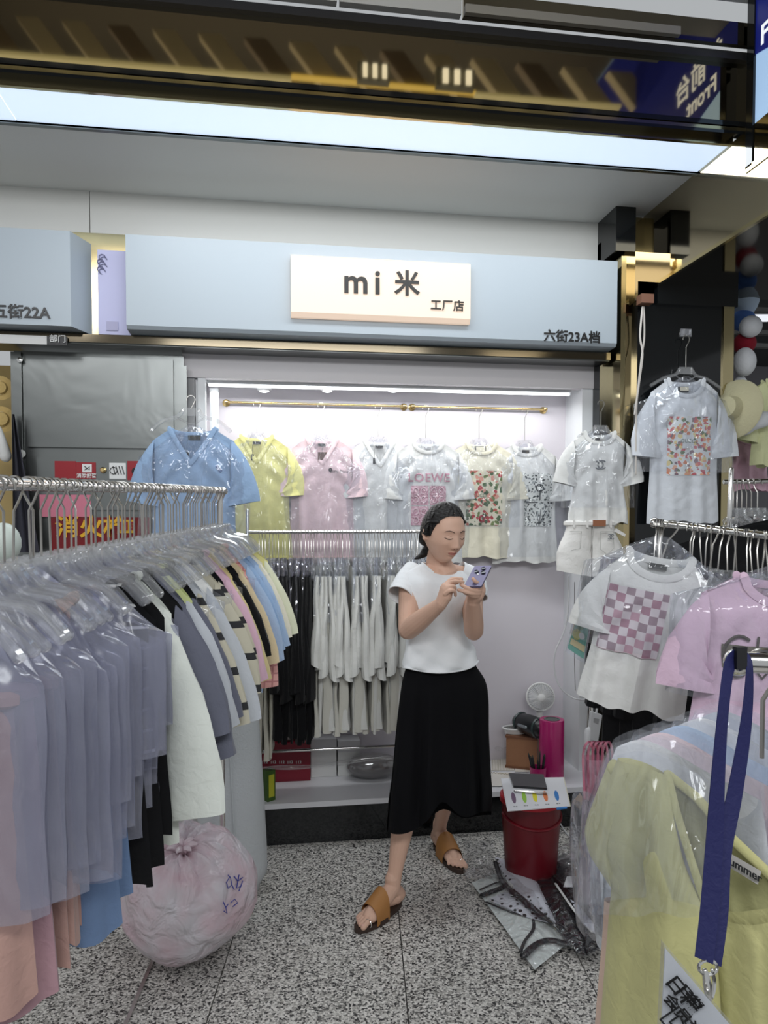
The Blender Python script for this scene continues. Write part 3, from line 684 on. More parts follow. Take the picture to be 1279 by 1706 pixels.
# ---- white tee on the black pillar
hk = plain('hook_mount', (.2, .2, .2, 1), .3, 1)
pp = Yp(1144, 556, 3.285)
MB().box((pp.x-.03, 3.292, pp.z-.02), (pp.x+.03, 3.299, pp.z+.03)).sweep([(pp.x, 3.295, pp.z), (pp.x, 3.27, pp.z), (pp.x, 3.265, pp.z+.012)], .004, 6)
tag(MB().box((pp.x-.028, 3.290, pp.z-.012), (pp.x+.028, 3.299, pp.z+.025)).sweep([(pp.x, 3.292, pp.z-.004), (pp.x, 3.262, pp.z-.006), (pp.x, 3.258, pp.z+.012)], .004, 6).obj('wall_hook', film('clear_hook', milk=.2), smooth=False), 'clear adhesive hook on the black pillar', 'hook')
hanger('clear_hanger', 'clear plastic hanger with a tall hook on the black pillar', None, Yp(1143, 559, 3.265), 0, hook=.155, w=.36, wire=.0024)
r = thing('t_shirt', 'large white t-shirt with a pastel butterfly and flower print on the black pillar', 't-shirt', Yp(1140, 634, 3.24), None, (0, 0, math.radians(-4)))
_, _, _, yf = garment(r, w=.335, h=.68, neck='round', mat=cloth('cloth_coolwhite', C(222, 226, 232)), sleeve=.21, cuff=.075, ang=.10, t=.04, seed=12, nd=.08, nw=.085, drop=.06, res=(50, 54), fold=.006)
neck_label(r, yf, -.04, .052, .026, plain('label_outline', C(60, 62, 60), .6)); MB().box((-.021, -.002, -.049), (.021, .0, -.031)).obj('neck_label', C_CRM, r, False, local=True)
patch(r, 'butterfly_print', P_BUTT, yf, -.098, .115, -.455, -.178, nu=22, nv=26)
patch(r, 'print_window', cloth('cloth_coolwhite', None), yf, -.03, .03, -.33, -.265, off=.006, nu=6, nv=6)
cloth_text(r, 'GUCCI', .0, -.295, .026, GREENINK, yf, off=.0085)
bag(r, .50, .02, .46, .06, seed=31, res=(26, 30), nw=.05)

# ---- white baby tee with denim shorts at the alcove edge
hanger('clear_hanger', 'clear hanger holding the white cropped t-shirt and shorts', None, Yp(1001, 667, 3.34), math.radians(4), hook=.125, w=.26)
r = thing('t_shirt', 'small white cropped t-shirt with a linked ring motif above white shorts', 't-shirt', Yp(997, 722, 3.32), None, (0, 0, math.radians(-8)))
_, _, _, yf = garment(r, w=.27, h=.44, neck='round', mat=C_WHT, sleeve=.13, cuff=.06, ang=.24, t=.05, seed=14, nd=.055, nw=.07, waist=.9, armhole=.15, res=(40, 40), fold=.012)
GREYI = plain('ink_grey', C(120, 124, 128), .6)
for s in (-1, 1): cloth_stroke(r, [(s*x+s*.008-.005, z) for x, z in arc(.0, -.155, .019, 50, 310, 12)], .0032, GREYI, yf)
neck_label(r, yf, -.025, .022, .010)
bag(r, .36, .02, .38, .06, seed=33, nw=.05, res=(20, 24))
r = thing('denim_shorts', 'white denim shorts with a brown waist patch tied below the cropped t-shirt', 'shorts', Yp(983, 868, 3.32), None, (0, 0, math.radians(-8)))
m = MB()
def shorts(u, v, s):
    z = -.245*v-.004; a = 2*PI*u
    wd = .10+.045*sst(0, .7, v); x = s*(wd*.5)+wd*.62*math.cos(a); y = (.045+.01*v)*math.sin(a)
    if s*x < 0.0: x = s*.004*(1 if v > .35 else 0)
    return (x+.008*nz(z*20, s, 1), y+.006*nz(x*20, z*20, 3), z-.018*v*abs(x)/.1*(-1)-.02*v)
for s in (-1, 1): m.grid(lambda u, v: shorts(u, v, s), 28, 14)
C_DEN = cloth('white_denim', C(238, 236, 232)); m.obj('shorts_body', C_DEN, r, local=True)
m = MB().sweep([(.118*math.cos(a), .048*math.sin(a), -.012) for a in [q*2*PI/24 for q in range(24)]], .014, 6, sx=1, closed=True); m.obj('waistband', C_DEN, r, local=True)
MB().box((-.005, -.066, -.026), (.055, -.058, .004)).obj('waist_patch', plain('brown_leather', C(150, 96, 66), .6), r, False, local=True)
m = MB()
for pts in ([(.03, -.05), (.095, -.05), (.10, -.13), (.065, -.16), (.03, -.135), (.03, -.05)], [(-.12, -.05), (-.065, -.05), (-.07, -.13), (-.115, -.14)]):
    m.sweep([(x*.95, -.063-.012*(1-abs(x)/.12), z) for x, z in pts], .0016, 4)
m.sweep([(0, -.058, -.03), (-.008, -.05, -.12), (-.012, -.03, -.17)], .002, 4)
m.obj('pocket_stitching', plain('stitch_grey', C(186, 184, 180), .8), r, local=True)
m = MB()
for s in (-1, 1): m.sweep([(.078+s*.006+s*x, -.073, -.075+z) for x, z in arc(0, 0, .011, 50, 310, 10)], .0022, 4)
m.obj('pocket_motif', GREYI, r, local=True)
for x in (-.09, -.03, .085): MB().box((x-.005, -.066+.02*abs(x)/.09, -.032), (x+.005, -.058+.02*abs(x)/.09, .006)).obj('belt_loop', C_DEN, r, False, local=True)
MB().hexa([(.10, -.05, -.05), (.155, -.045, -.075), (.157, -.045, -.062), (.11, -.05, -.035)], (0, .004, 0)).obj('tie_end', C_DEN, r, False, local=True)

# ================================================================== racks
def chrome_rail(name, label, a, b, r=.011, posts=(), knob=True, ends=True):
    a, b = Vector(a), Vector(b)
    t = thing(name, label, 'clothes rack', (a.x, a.y, 0))
    MB().sweep([a, b], r, 14, caps=False).obj('rail', CHROME, t)
    for p, q in posts: MB().sweep([p, q], r, 12).obj('post', CHROME, t)
    return t
# centre rack on the ledge: rail, left post, lower bar
ZC, YC = 1.455, 3.40
xa = Yp(412, 886, YC).x; xb = Yp(735, 886, YC).x
cr_ = chrome_rail('centre_rack', 'chrome clothes rack of black and white garments behind the woman', (xa, YC, ZC), (xb, YC, ZC), .008,
    [((xa, YC, .21), (xa, YC, ZC+.10)), ((xb, YC, .21), (xb, YC, ZC+.02))])
MB().sweep([(xa, YC, .42), (xb, YC, .42)], .007, 10).obj('lower_bar', CHROME, cr_)
# garments seen edge-on, perpendicular to the rail
def edge_garment(loc, h1, h2, mat, mat2, seed, w=.30, label='', group='', name='folded_garment', bagm=BAG, tw=.008):
    r = thing(name, label, 'garment', loc, group)
    m = MB(); rr = random.Random(seed)
    L = h2; ph = rr.random()*6
    def f(u, v, s):                       # body: thin, deep, hanging
        z = -.03-(L-.03)*v; yy = -w/2+w*u; z -= .05*(1-v)*abs(2*u-1)**1.5
        xx = s*tw*(.7+.5*v)*(1+.6*math.sin(3*v+ph))+.010*v*math.sin(5*u+ph+3*v)+.006*nz(u*4, v*6, seed)
        return (xx, yy*(1+.04*math.sin(4*v+ph)), z+.008*math.sin(ph*3+u*7)*v)
    m.grid(lambda u, v: f(u, v, -1), 8, 14, True).grid(lambda u, v: f(u, v, 1), 8, 14)
    m.grid(lambda u, v: (f(0, v, -1)[0]*(1-u)+f(0, v, 1)[0]*u, -w/2*(1+.04*math.sin(4*v+ph))-.006*math.sin(PI*u), f(0, v, 1)[2]), 3, 14, True)
    m.obj('body', mat2, r, local=True)
    m = MB(); Ls = h1-.06; a = rr.uniform(-.06, .06)
    def g(u, v):                          # sleeve in front
        aa = 2*PI*u; z = -.07-Ls*v
        rx = (.009+.017*v)*(1+.2*math.sin(2*aa+ph)); ry = .03+.012*v
        return (rx*math.cos(aa)+a*v*.3+.004*math.sin(9*v+ph), -w/2-.015+ry*math.sin(aa)-.01*v+.004*math.sin(12*v+ph), z+.012*math.cos(aa+ph)*v)
    m.grid(g, 10, 12); m.obj('sleeve', mat, r, local=True)
    if bagm:
        m = MB(); Lb = h1*.55
        m.grid(lambda u, v: ((tw*1.5+.003*nz(v*9, u*5, seed))*math.cos(PI*u*2), -w/2-.035*(.3+.7*min(1, v*2.5))-.006*math.sin(v*11+ph)+.0*u if .2 < u < .8 else -w/2+.06, .01-Lb*v), 8, 10)
        m.obj('plastic_cover', bagm, r, local=True)
    return r
C_OFF = cloth('cloth_offwhite', C(228, 228, 224)); C_BEI = cloth('cloth_beige', C(214, 210, 196))
hproto = None
n = 56; xs0 = Yp(432, 886, YC).x; xs1 = Yp(722, 886, YC).x
for i in range(n):
    x = xs0+(xs1-xs0)*(i+.25*random.uniform(-1, 1))/(n-1)
    f = (x-xs0)/(xs1-xs0)
    loc = Vector((x, YC, ZC+.010))
    lab = 'thin steel-hooked clear hanger on the centre rack rail'
    if hproto is None:
        hproto = hanger('clear_hanger', lab, 'hangers on the centre rack', loc, PI/2, hook=.135, w=.30, wire=.0016, sides=5)
    else: hanger('', lab, 'hangers on the centre rack', loc, PI/2+random.uniform(-.18, .18), proto=hproto)
protoW = [edge_garment((0, 0, 0), .49+.02*k-.03, .80-.012*k, C_OFF, C_OFF if k % 2 else cloth('cloth_greige', C(216, 214, 204)), 50+k, label='x', group='white garments on the centre rack', tw=.012) for k in range(4)]
protoK = [edge_garment((0, 0, 0), .56+.03*k, .80+.02*k, C_BLK, C_BLK, 70+k, label='x', group='black garments on the centre rack', bagm=BAGD, tw=.010) for k in range(3)]
protoB = [edge_garment((0, 0, 0), .50, .88+.02*k, C_BEI, C_BEI, 80+k, label='x', group='beige garments on the centre rack', tw=.012) for k in range(2)]
def relabel(r, lab): r['label'] = lab; return r
cnt = {}
x = Yp(436, 886, YC).x; i = 0
while x < xs1+.005:
    px = 640+ (x-Yp(640, 886, YC).x)*345
    if px < 462: P, lab, key = protoB, 'long beige garment hanging at the left end of the centre rack', 'b'
    elif px < 524: P, lab, key = protoK, 'black garment in a clear cover among the black ones on the centre rack', 'k'
    else: P, lab, key = protoW, 'off-white garment in a clear cover among the white ones on the centre rack', 'w'
    k = cnt.get(key, 0); cnt[key] = k+1
    loc = Vector((x, YC-.02+random.uniform(-.012, .012), ZC-.125))
    if k < len(P): r = relabel(P[k], lab); r.location = loc
    else: r = tree(P[k % len(P)], loc, random.uniform(-.12, .12), lab)
    x += .0205 if key != 'w' else .0195; i += 1
# front black pieces reaching lower-left
# ---- left rack
A, B_ = D(2, 806, 1.10), D(372, 818, 2.70)
A = A-(B_-A)*.16
ldir = (B_-A).normalized()
lr = thing('left_rack', 'chrome clothes rack packed with plastic-covered garments on the left', 'clothes rack', (B_.x, B_.y, 0))
MB().sweep([A, B_], .0105, 16, caps=False).obj('rail', CHROME, lr)
MB().lathe([(.0125, -.03), (.0125, 0), (.010, .006), (.014, .010), (.014, .02), (.006, .026)], B_, 14, ldir).obj('end_cap', CHROME, lr)
pst = B_-ldir*.06; MB().sweep([pst, Vector((pst.x, pst.y, .01))], .010, 12, caps=False).obj('post', CHROME, lr)
foot = Vector((pst.x, pst.y, .03)); MB().sweep([foot-Vector((.25, 0, 0)), foot+Vector((.10, 0, 0))], .012, 10).obj('foot', CHROME, lr)
RA = math.atan2(ldir.y, ldir.x)-PI/2                    # garment planes stand across the rail
lproto = [hanger('clear_hanger', 'steel hook hanger on the crowded left rail', 'hangers on the left rail', (0, 0, 0), 0, hook=.135, w=.30, wire=.0022, sides=6, flip=f) for f in (1, -1)]
N = 62; Ltot = (B_-A).length
used = 0
for i in range(N):
    s = (i+.4*random.uniform(-1, 1))/(N-1)*(Ltot-.03); s = max(s, 0)
    p = A+ldir*s+Vector((0, 0, .0125))
    pr_ = lproto[0 if random.random() < .75 else 1]
    rot = RA+random.uniform(-.28, .28)
    if used < 2: pr_ = lproto[used]; pr_.location = p; pr_.rotation_euler = (0, 0, rot); used += 1
    else: tree(pr_, p, (random.uniform(-.04, .04), 0, rot))
# garments on it: (distance, colour, width, length, sleeve, sleeve material, cover, cover length, words)
SALM = cloth('cloth_salmon', C(184, 148, 138)); PNK2 = cloth('cloth_dustypink', C(176, 140, 148)); BLU2 = cloth('cloth_towelblue', C(112, 136, 172))
STR_BW = striped('stripe_black_white', C(16, 16, 20), C(232, 232, 232), 26, .86); GRN = striped('stripe_green_black', C(206, 214, 150), C(30, 34, 36), 11, .80)
STR_BE = striped('stripe_beige_black', C(196, 190, 170), C(44, 44, 46), 12, .78); GING = striped('gingham_pink', C(226, 170, 164), C(190, 130, 130), 40, .8, check=True)
LGR = cloth('cloth_lightgrey', C(196, 200, 206)); SLATE = cloth('cloth_slate', C(104, 106, 120)); LACE = cloth('cloth_lace', C(226, 206, 168)); TAN = cloth('cloth_sand', C(222, 206, 150)); CARD = cloth('cloth_cardigan', C(226, 230, 222))
PALEB = cloth('cloth_paleblue', C(172, 196, 226)); PEACH = cloth('cloth_peach', C(190, 156, 146))
L_ = [
 (.98, SALM, .20, .56, .0, None, BAGF, .50, 'salmon pink fleece skirt at the near end of the left rack'),
 (1.02, PNK2, .22, .59, .0, None, BAGF, .50, 'dusty pink skirt hanging low at the near end of the left rack'),
 (1.07, SALM, .23, .58, .0, None, BAGF, .52, 'long salmon skirt in a frosted cover, lowest of the left rack'),
 (1.12, PEACH, .23, .56, .0, None, BAGF, .50, 'peach skirt in a frosted cover behind the salmon one'),
 (1.16, SALM, .22, .53, .0, None, BAGF, .46, 'short salmon garment under a frosted cover on the left rack'),
 (1.20, BLU2, .27, .60, .0, None, BAGF, .44, 'blue towelling skirt in a frosted cover on the left rack'),
 (1.25, BLU2, .27, .58, .0, None, BAGF, .42, 'blue towelling skirt behind another one on the left rack'),
 (1.30, C_BLK, .33, .58, .0, None, BAGF, .40, 'black skirt under a frosted cover beside the blue towelling skirts'),
 (1.34, STR_BW, .36, .34, .0, None, BAGF, .36, 'black top with white stripes under frosted plastic on the left rack'),
 (1.38, C_BLK, .36, .55, .0, None, BAGF, .34, 'plain black top behind the black and white striped one'),
 (1.42, C_BLK, .38, .50, .0, None, BAGF, .30, 'black garment just in front of the white cardigan'),
 (1.47, CARD, .38, .54, .33, None, BAGF, .24, 'off-white ribbed long-sleeved cardigan hanging mid-way on the left rack'),
 (1.53, C_BLK, .38, .46, .20, SLATE, BAGF, .34, 'black top with slate sleeves behind the white cardigan'),
 (1.59, SLATE, .38, .46, .26, SLATE, BAGF, .34, 'slate grey top in a frosted cover behind the white cardigan'),
 (1.64, GRN, .37, .44, .22, LGR, BAGF, .30, 'lime green top with black stripes on the left rack'),
 (1.70, C_BLK, .36, .50, .22, SLATE, BAG, .30, 'black top behind the lime green striped one'),
 (1.77, LGR, .37, .46, .25, STR_BE, BAG, .30, 'light grey top with black-striped sleeves on the left rack'),
 (1.84, C_WHT, .37, .50, .27, LGR, BAG, .30, 'white long-sleeved top with pale grey cuffs on the left rack'),
 (1.91, STR_BE, .38, .46, .22, STR_BE, BAG, .30, 'beige knit top with black stripes on the left rack'),
 (1.98, C_BLK, .37, .50, .22, STR_BE, BAG, .30, 'black top next to the beige striped knit'),
 (2.05, C_ROSE, .38, .46, .22, C_ROSE, BAG, .32, 'rose pink knit top on the left rack'),
 (2.12, TAN, .36, .40, .24, TAN, BAG, .30, 'sand yellow top with straight sleeves on the left rack'),
 (2.19, C_BLK, .38, .30, .18, C_BLK, BAG, .30, 'short black top behind the rose knit'),
 (2.26, LACE, .38, .50, .22, LACE, BAG, .32, 'beige lace top towards the far end of the left rack'),
 (2.32, GING, .37, .44, .30, GING, BAG, .28, 'pink gingham shirt with long sleeves on the left rack'),
 (2.38, PALEB, .38, .58, .24, PALEB, BAG, .34, 'pale blue t-shirt beside the pink gingham shirt'),
 (2.44, C_BLU, .38, .60, .22, C_BLU, BAG, .34, 'light blue long top near the far end of the left rack'),
 (2.50, PALEB, .39, .52, .22, PALEB, BAG, .34, 'pale blue cotton top third from the far end of the left rack'),
 (2.56, C_CRM, .40, .52, .20, C_CRM, BAG, .34, 'cream top second from the far end of the left rack'),
 (2.62, C_YEL, .42, .40, .20, cloth('cloth_paleyellow', C(232, 234, 206)), BAG, .34, 'pale yellow t-shirt last on the far end of the left rack'),
]
t_of = lambda d: (d-1.10)/(2.70-1.10)
A0, B0 = D(2, 806, 1.10), D(372, 818, 2.70)
for k, (d, mat, w, L, slv, sm, bg, Lb, lab) in enumerate(L_):
    p = A0+(B0-A0)*t_of(d); p.z -= .150 if 'skirt' in lab else .182
    r = thing('skirt' if 'skirt' in lab else 'shirt', lab, 'skirt' if 'skirt' in lab else 'shirt', p, 'garments on the left rack', (0, 0, RA+random.uniform(-.08, .08)-.12))
    if 'skirt' in lab:
        m = MB(); ph = k*1.3
        def f(u, v):
            a = 2*PI*u; z = -.14-(L-.14)*v; wd = w/2*(.82+.18*v)
            rr_ = 1+.05*math.sin(7*a+ph)*v
            return (wd*math.cos(a)*rr_, (.012+.022*v)*math.sin(a)*rr_+.014*v*math.sin(5*math.cos(a)*1.4+ph), z+.01*math.sin(3*a+ph)*v)
        m.grid(f, 48, 20).obj('skirt_body', mat, r, local=True)
        m = MB().sweep([(w*.41*math.cos(a), .016*math.sin(a), -.145) for a in [q*2*PI/20 for q in range(20)]], .012, 6, closed=True); m.obj('waistband', mat, r, local=True)
    else:
        garment(r, w=w-.06, h=L, neck='v' if k % 3 else 'round', mat=mat, sleeve=slv, cuff=.06, ang=.24 if slv < .3 else .16, t=.026, seed=k, res=(18, 20), nd=.07 if k != 11 else .10, slmat=sm, fold=.007, drop=.075, armhole=.16)
    sk_ = 'skirt' in lab
    bag(r, w+.06 if sk_ else (w-.03 if bg is BAGF else w), .015, Lb-.05 if sk_ else Lb, .05 if sk_ else .034, bg, seed=k*2+3, res=(16, 18), nw=.05, drop=.10)
# extra covers: empty frosted covers hanging in front of the near garments
for k in range(12):
    d = 1.10+.042*k; p = A0+(B0-A0)*t_of(d+.02); p.z -= .155
    r = thing('frosted_cover', 'long frosted plastic garment cover hanging at the near half of the left rack', 'garment cover', p, 'frosted covers on the left rack', (0, 0, RA-.12+random.uniform(-.06, .06)))
    bag(r, .32, .01, .47+.03*math.sin(k*1.9)-.004*k, .03, BAGF, seed=k*7+90, res=(18, 20), nw=.05, drop=.11, name='cover_sheet')

# ================================================================== things on the floor at the left
# pink-white sack tied at the top
SACK = nt('sack_film')
def sack_mat():
    m, t, b = SACK; b.inputs['Roughness'].default_value = .32; b.inputs['Specular IOR Level'].default_value = .5
    tc = t.nodes.new('ShaderNodeTexCoord'); n = t.nodes.new('ShaderNodeTexNoise'); n.inputs['Scale'].default_value = 7; n.inputs['Detail'].default_value = 4
    link(t, tc.outputs['Object'], n.inputs['Vector']); r = t.nodes.new('ShaderNodeValToRGB'); e = r.color_ramp.elements
    e[0].position = .35; e[0].color = C(212, 184, 193); e[1].position = .62; e[1].color = C(214, 208, 214)
    link(t, n.outputs[0], r.inputs[0]); link(t, r.outputs[0], b.inputs['Base Color']); bump(t, b, 12, .03); return m
sc_ = Zp(312, 1560, 0); sc_ = D(312, 1482, 2.47); SR = .222
sk = thing('plastic_sack', 'big round pinkish plastic sack twisted shut on the floor by the left rack', 'sack', (sc_.x, sc_.y, 0))
tw = (Vector((-.02, -.42, .9))).normalized(); tq = tw.to_track_quat('Z', 'Y')
m = MB()
def sackf(u, v):
    th = PI*v; ph = 2*PI*u
    r = 1+.035*math.sin(3*ph+1)+.03*math.cos(2*ph)*math.sin(th)
    pinch = math.exp(-(th/.5)**2)
    rr_ = r*(1-.20*math.exp(-(th/.20)**2)+.02*math.exp(-(th/.09)**2))
    rr_ += .045*math.sin(11*ph+4*th)*math.exp(-((th-.45)/.5)**2)+.012*math.sin(23*ph+2)*math.exp(-((th-.4)/.5)**2)
    p = tq @ Vector((math.sin(th)*math.cos(ph), math.sin(th)*math.sin(ph), math.cos(th)))
    rr_ += .05*nz(p.x*2.5, p.y*2.5, p.z*2.5)+.018*nz(p.x*8, p.y*8, p.z*8)
    q = p*rr_*SR; q.z *= 1.02
    w_ = sc_+q; w_.z = max(w_.z, .003+.0*u); return w_
m.grid(sackf, 72, 48).obj('bag_body', sack_mat(), sk, merge=.0004)
m = MB(); top_ = sc_+tw*SR*.80
for k in range(7):
    a = k*.9; e = tq @ Vector((math.cos(a)*.05, math.sin(a)*.03, .035)); m.sweep(smooth_path([top_-tw*.01, top_+e*.5+tw*.02, top_+e+tw*.005], 6), [.010, .012, .012, .011, .010, .008, .004], 6)
m.obj('twisted_neck', SACK[0], sk)
BLUI = plain('marker_blue', C(56, 62, 150), .5)
def on_sack(px, py):
    o = CC; d = ray(px, py).normalized(); oc = o-sc_; b_ = oc.dot(d); c_ = oc.dot(oc)-(SR*1.045)**2; disc = b_*b_-c_
    return o+d*(-b_-math.sqrt(max(disc, 0)))
m = MB()
for st in ([(382,1462),(377,1470),(380,1480),(386,1474),(384,1462),(380,1458)], [(386,1474),(390,1482)], [(390,1460),(396,1468),(404,1462)], [(398,1458),(394,1480),(402,1476)], [(404,1468),(398,1484)],
           [(372,1503),(376,1512),(380,1506),(376,1512),(378,1522),(373,1518)], [(384,1504),(391,1498),(396,1504),(388,1510)]):
    m.sweep([on_sack(x, y) for x, y in st], .0018, 4)
m.obj('marker_writing', BLUI, sk)
# leaning foam roll
ro = thing('foam_roll', 'tall grey-white foam sheet roll standing behind the pink sack', 'roll', Zp(400, 1468, 0))
fb, ft = D(391, 1462, 2.92), D(372, 1120, 3.02)
fb.z = .012
m = MB()
def rollf(u, v):
    a = 2*PI*u*1.0; p = fb+(ft-fb)*v; r = .135*(1+.02*math.sin(3*a+4*v)+.012*nz(a*2, v*6, 2)); r *= (1-.28*(1-sst(0, .09, v)))
    return p+Vector((r*math.cos(a), r*math.sin(a)*.9, .0))
m.grid(rollf, 40, 40)
m.poly([rollf(k/24, 1) for k in range(24)], (0, 0, -.01)); m.poly([rollf(k/24, 0) for k in range(24)], (0, 0, .005))
m.obj('rolled_sheet', plain('foam_grey', C(196, 200, 202), .75, 0, 90, .002), ro)
m = MB().sweep([fb+(ft-fb)*v+Vector((.02-.12*v*.0, -.128+.0, 0)) for v in [.1+.09*k for k in range(10)]], .003, 5); m.obj('sheet_edge', plain('foam_grey', None), ro)
# straw hats, white puppet hand and dark cloth at the far left edge
hats = Yp(2, 650, 3.7)
STRAW = plain('straw', C(214, 184, 118), .8, 0, 60, .003)
for k, (px, py, R_) in enumerate(((2, 648, .055), (4, 700, .06), (0, 750, .05))):
    c = Yp(px, py, 3.62+.02*k); t = thing('straw_hat', 'round straw hat hanging at the left edge, ' + ('top', 'middle', 'bottom')[k] + ' of three', 'hat', c, 'straw hats at the left edge')
    MB().lathe([(.0, .0), (R_*.5, .002), (R_*.55, .02), (R_, .024), (R_*1.02, .028), (R_*.6, .032), (R_*.5, .05), (.001, .055)][::-1], c, 24, (.2, -1, 0)).obj('brim_and_crown', STRAW, t)
    MB().sweep([c+Vector((R_*.57*math.cos(a), -.035+.0*a, R_*.57*math.sin(a))) for a in [q*2*PI/20 for q in range(20)]], .004, 5, closed=True).obj('band', plain('hat_band', C(236, 214, 160), .7), t)
c = Yp(10, 560, 3.9); tag(MB().box((-1.75, 3.95, 0), (-1.24, 3.98, 2.3)).obj('tan_board', plain('tan_board', C(196, 170, 112), .6), smooth=False), 'tan wall board of the neighbouring stall at the left edge', 'board')
t = thing('white_mitten', 'white padded mitten hanging at the left edge', 'mitten', Yp(8, 740, 3.55))
a = Yp(-2, 715, 3.55); b = Yp(9, 760, 3.55); MB().sweep([a, (a+b)/2, b], [.014, .022, .028], 12).obj('mitten_body', C_WHT, t)
t = thing('dark_cloth', 'dark grey cloth hanging beside the steel cabinet', 'cloth', Yp(35, 700, 3.42))
m = MB(); m.grid(lambda u, v: Yp(22+(4+40*(1-v))*u-2*v+8*(1-v)*0, 690+(1-v)*230, 3.42+.02*math.sin(u*12)), 18, 12); m.grid(lambda u, v: Yp(22+(4+40*(1-v))*u-2*v, 690+(1-v)*230, 3.445+.02*math.sin(u*12)), 18, 12, True)
m.obj('hanging_fold', plain('cloth_charcoal', C(52, 52, 62), .9), t)
t = thing('pale_balloon', 'pale green-white rounded bag behind the hooks at the left edge', 'bag', D(4, 905, 1.9))
MB().ball(D(5, 905, 1.9), (.045, .04, .055), 18).obj('bag_body', plain('pale_mint', C(206, 216, 208), .5), t)
# poster strip seen between hooks near the cabinet
t = thing('price_board', 'white board with a black sloping stripe behind the left rail end', 'board', Yp(300, 860, 3.3))
a, b, c, d_ = Yp(258, 832, 3.3), Yp(372, 856, 3.3), Yp(372, 905, 3.3), Yp(250, 905, 3.3); c.z = d_.z = .002
MB().hexa([a, b, c, d_], (0, .01, 0)).obj('card', plain('card_white', C(208, 206, 205), .5), t, False)
a, b = Yp(262, 835, 3.295), Yp(366, 862, 3.295); MB().hexa([a, b, b-Vector((0, 0, .02)), a-Vector((0, 0, .02))], (0, .003, 0)).obj('black_stripe', BLK, t, False)

# ================================================================== right hand racks
# back right rack
P0, P1 = D(1090, 871, 2.15), D(1300, 895, 1.92)
rr1 = chrome_rail('right_rack', 'chrome clothes rack of black garments on the right', P0, P1, .0105, [((P1.x, P1.y, P1.z), (P1.x, P1.y, .02))])
MB().lathe([(.014, -.008), (.016, 0), (.014, .008), (.004, .012)], P0, 12, (P0-P1).normalized()).obj('end_cap', CHROME, rr1)
rdir = (P1-P0).normalized(); RB = math.atan2(rdir.y, rdir.x)+PI/2
hp2 = None
for i in range(24):
    s = i/23+.02*random.uniform(-1, 1); s = min(max(s, .0), .98)
    if i < 7: s = .004+.012*i
    p = P0+(P1-P0)*s+Vector((0, 0, .0115)); lab = 'steel hook hanger on the right rack rail'
    rot = (random.uniform(-.1, .1), .12 if i < 7 else random.uniform(-.05, .05), RB+random.uniform(-.4, .4))
    if hp2 is None: hp2 = hanger('clear_hanger', lab, 'hangers on the right rack', p, 0, hook=.125, w=.30, wire=.0022); hp2.rotation_euler = rot
    else: tree(hp2, p, rot)
kp = None
for i in range(16):
    p = P0+(P1-P0)*(.03+.062*i)+Vector((0, 0, -.115)); lab = 'black garment in a clear cover on the right rack'
    if kp is None:
        kp = edge_garment(p, .45, .78, C_BLK, C_BLK, 120, w=.34, label=lab, group='black garments on the right rack', bagm=BAGD, tw=.016); kp.rotation_euler = (0, 0, RB+PI)
    else: tree(kp, p, RB+PI+random.uniform(-.15, .15))
# pink check tee
CHK = nt('print_checks')
def checks():
    m, t, b = CHK; b.inputs['Roughness'].default_value = .8; tc = t.nodes.new('ShaderNodeTexCoord'); mp = t.nodes.new('ShaderNodeMapping'); link(t, tc.outputs['Object'], mp.inputs[0]); mp.inputs['Scale'].default_value = (46, 1, 46)
    fl = t.nodes.new('ShaderNodeVectorMath'); fl.operation = 'FLOOR'; link(t, mp.outputs[0], fl.inputs[0])
    wn = t.nodes.new('ShaderNodeTexWhiteNoise'); wn.noise_dimensions = '3D'
    ck = t.nodes.new('ShaderNodeTexChecker'); ck.inputs['Scale'].default_value = 1; mp2 = t.nodes.new('ShaderNodeMapping'); mp2.inputs['Scale'].default_value = (46, 0, 46); mp2.inputs['Location'].default_value = (0, .5, 0); link(t, tc.outputs['Object'], mp2.inputs[0]); link(t, mp2.outputs[0], ck.inputs['Vector'])
    sp = t.nodes.new('ShaderNodeVectorMath'); sp.operation = 'MULTIPLY'; sp.inputs[1].default_value = (1, 0, 1); link(t, fl.outputs[0], sp.inputs[0]); link(t, sp.outputs[0], wn.inputs['Vector'])
    r = t.nodes.new('ShaderNodeValToRGB'); e = r.color_ramp.elements; r.color_ramp.interpolation = 'CONSTANT'
    e[0].position = 0; e[0].color = C(176, 134, 150); e[1].position = .4; e[1].color = C(200, 160, 174); a = e.new(.7); a.color = C(160, 138, 148)
    link(t, wn.outputs['Value'], r.inputs[0]); mx = t.nodes.new('ShaderNodeMix'); mx.data_type = 'RGBA'; mx.inputs['B'].default_value = C(224, 214, 218)
    link(t, ck.outputs['Fac'], mx.inputs['Factor']); link(t, r.outputs[0], mx.inputs['A']); link(t, mx.outputs['Result'], b.inputs['Base Color']); return m
ht = D(1152, 872, 1.98)
hanger('clear_hanger', 'clear hanger with a slanting hook holding the white checked t-shirt', None, D(1140, 868, 1.93)+Vector((-.03, 0, .0)), math.radians(10), hook=.115, w=.34, wire=.0026).rotation_euler = (0, math.radians(18), math.radians(0))
r = thing('t_shirt', 'white t-shirt with a square pink checked print on the right rack', 't-shirt', D(1100, 926, 1.85), None, (math.radians(4), math.radians(10), math.radians(-25)))
_, _, _, yf = garment(r, w=.25, h=.41, neck='round', mat=C_WHT, sleeve=.09, cuff=.060, ang=.04, t=.04, seed=41, nd=.055, nw=.075, drop=.055, res=(46, 46), armhole=.15)
patch(r, 'checked_print', checks(), yf, -.113, .038, -.262, -.090, nu=20, nv=20)
neck_label(r, yf, -.03, .045, .014, plain('label_outline', C(60, 62, 60), .6))
bag(r, .37, .05, .30, .07, seed=44, res=(28, 30), nw=.05, drop=.07)
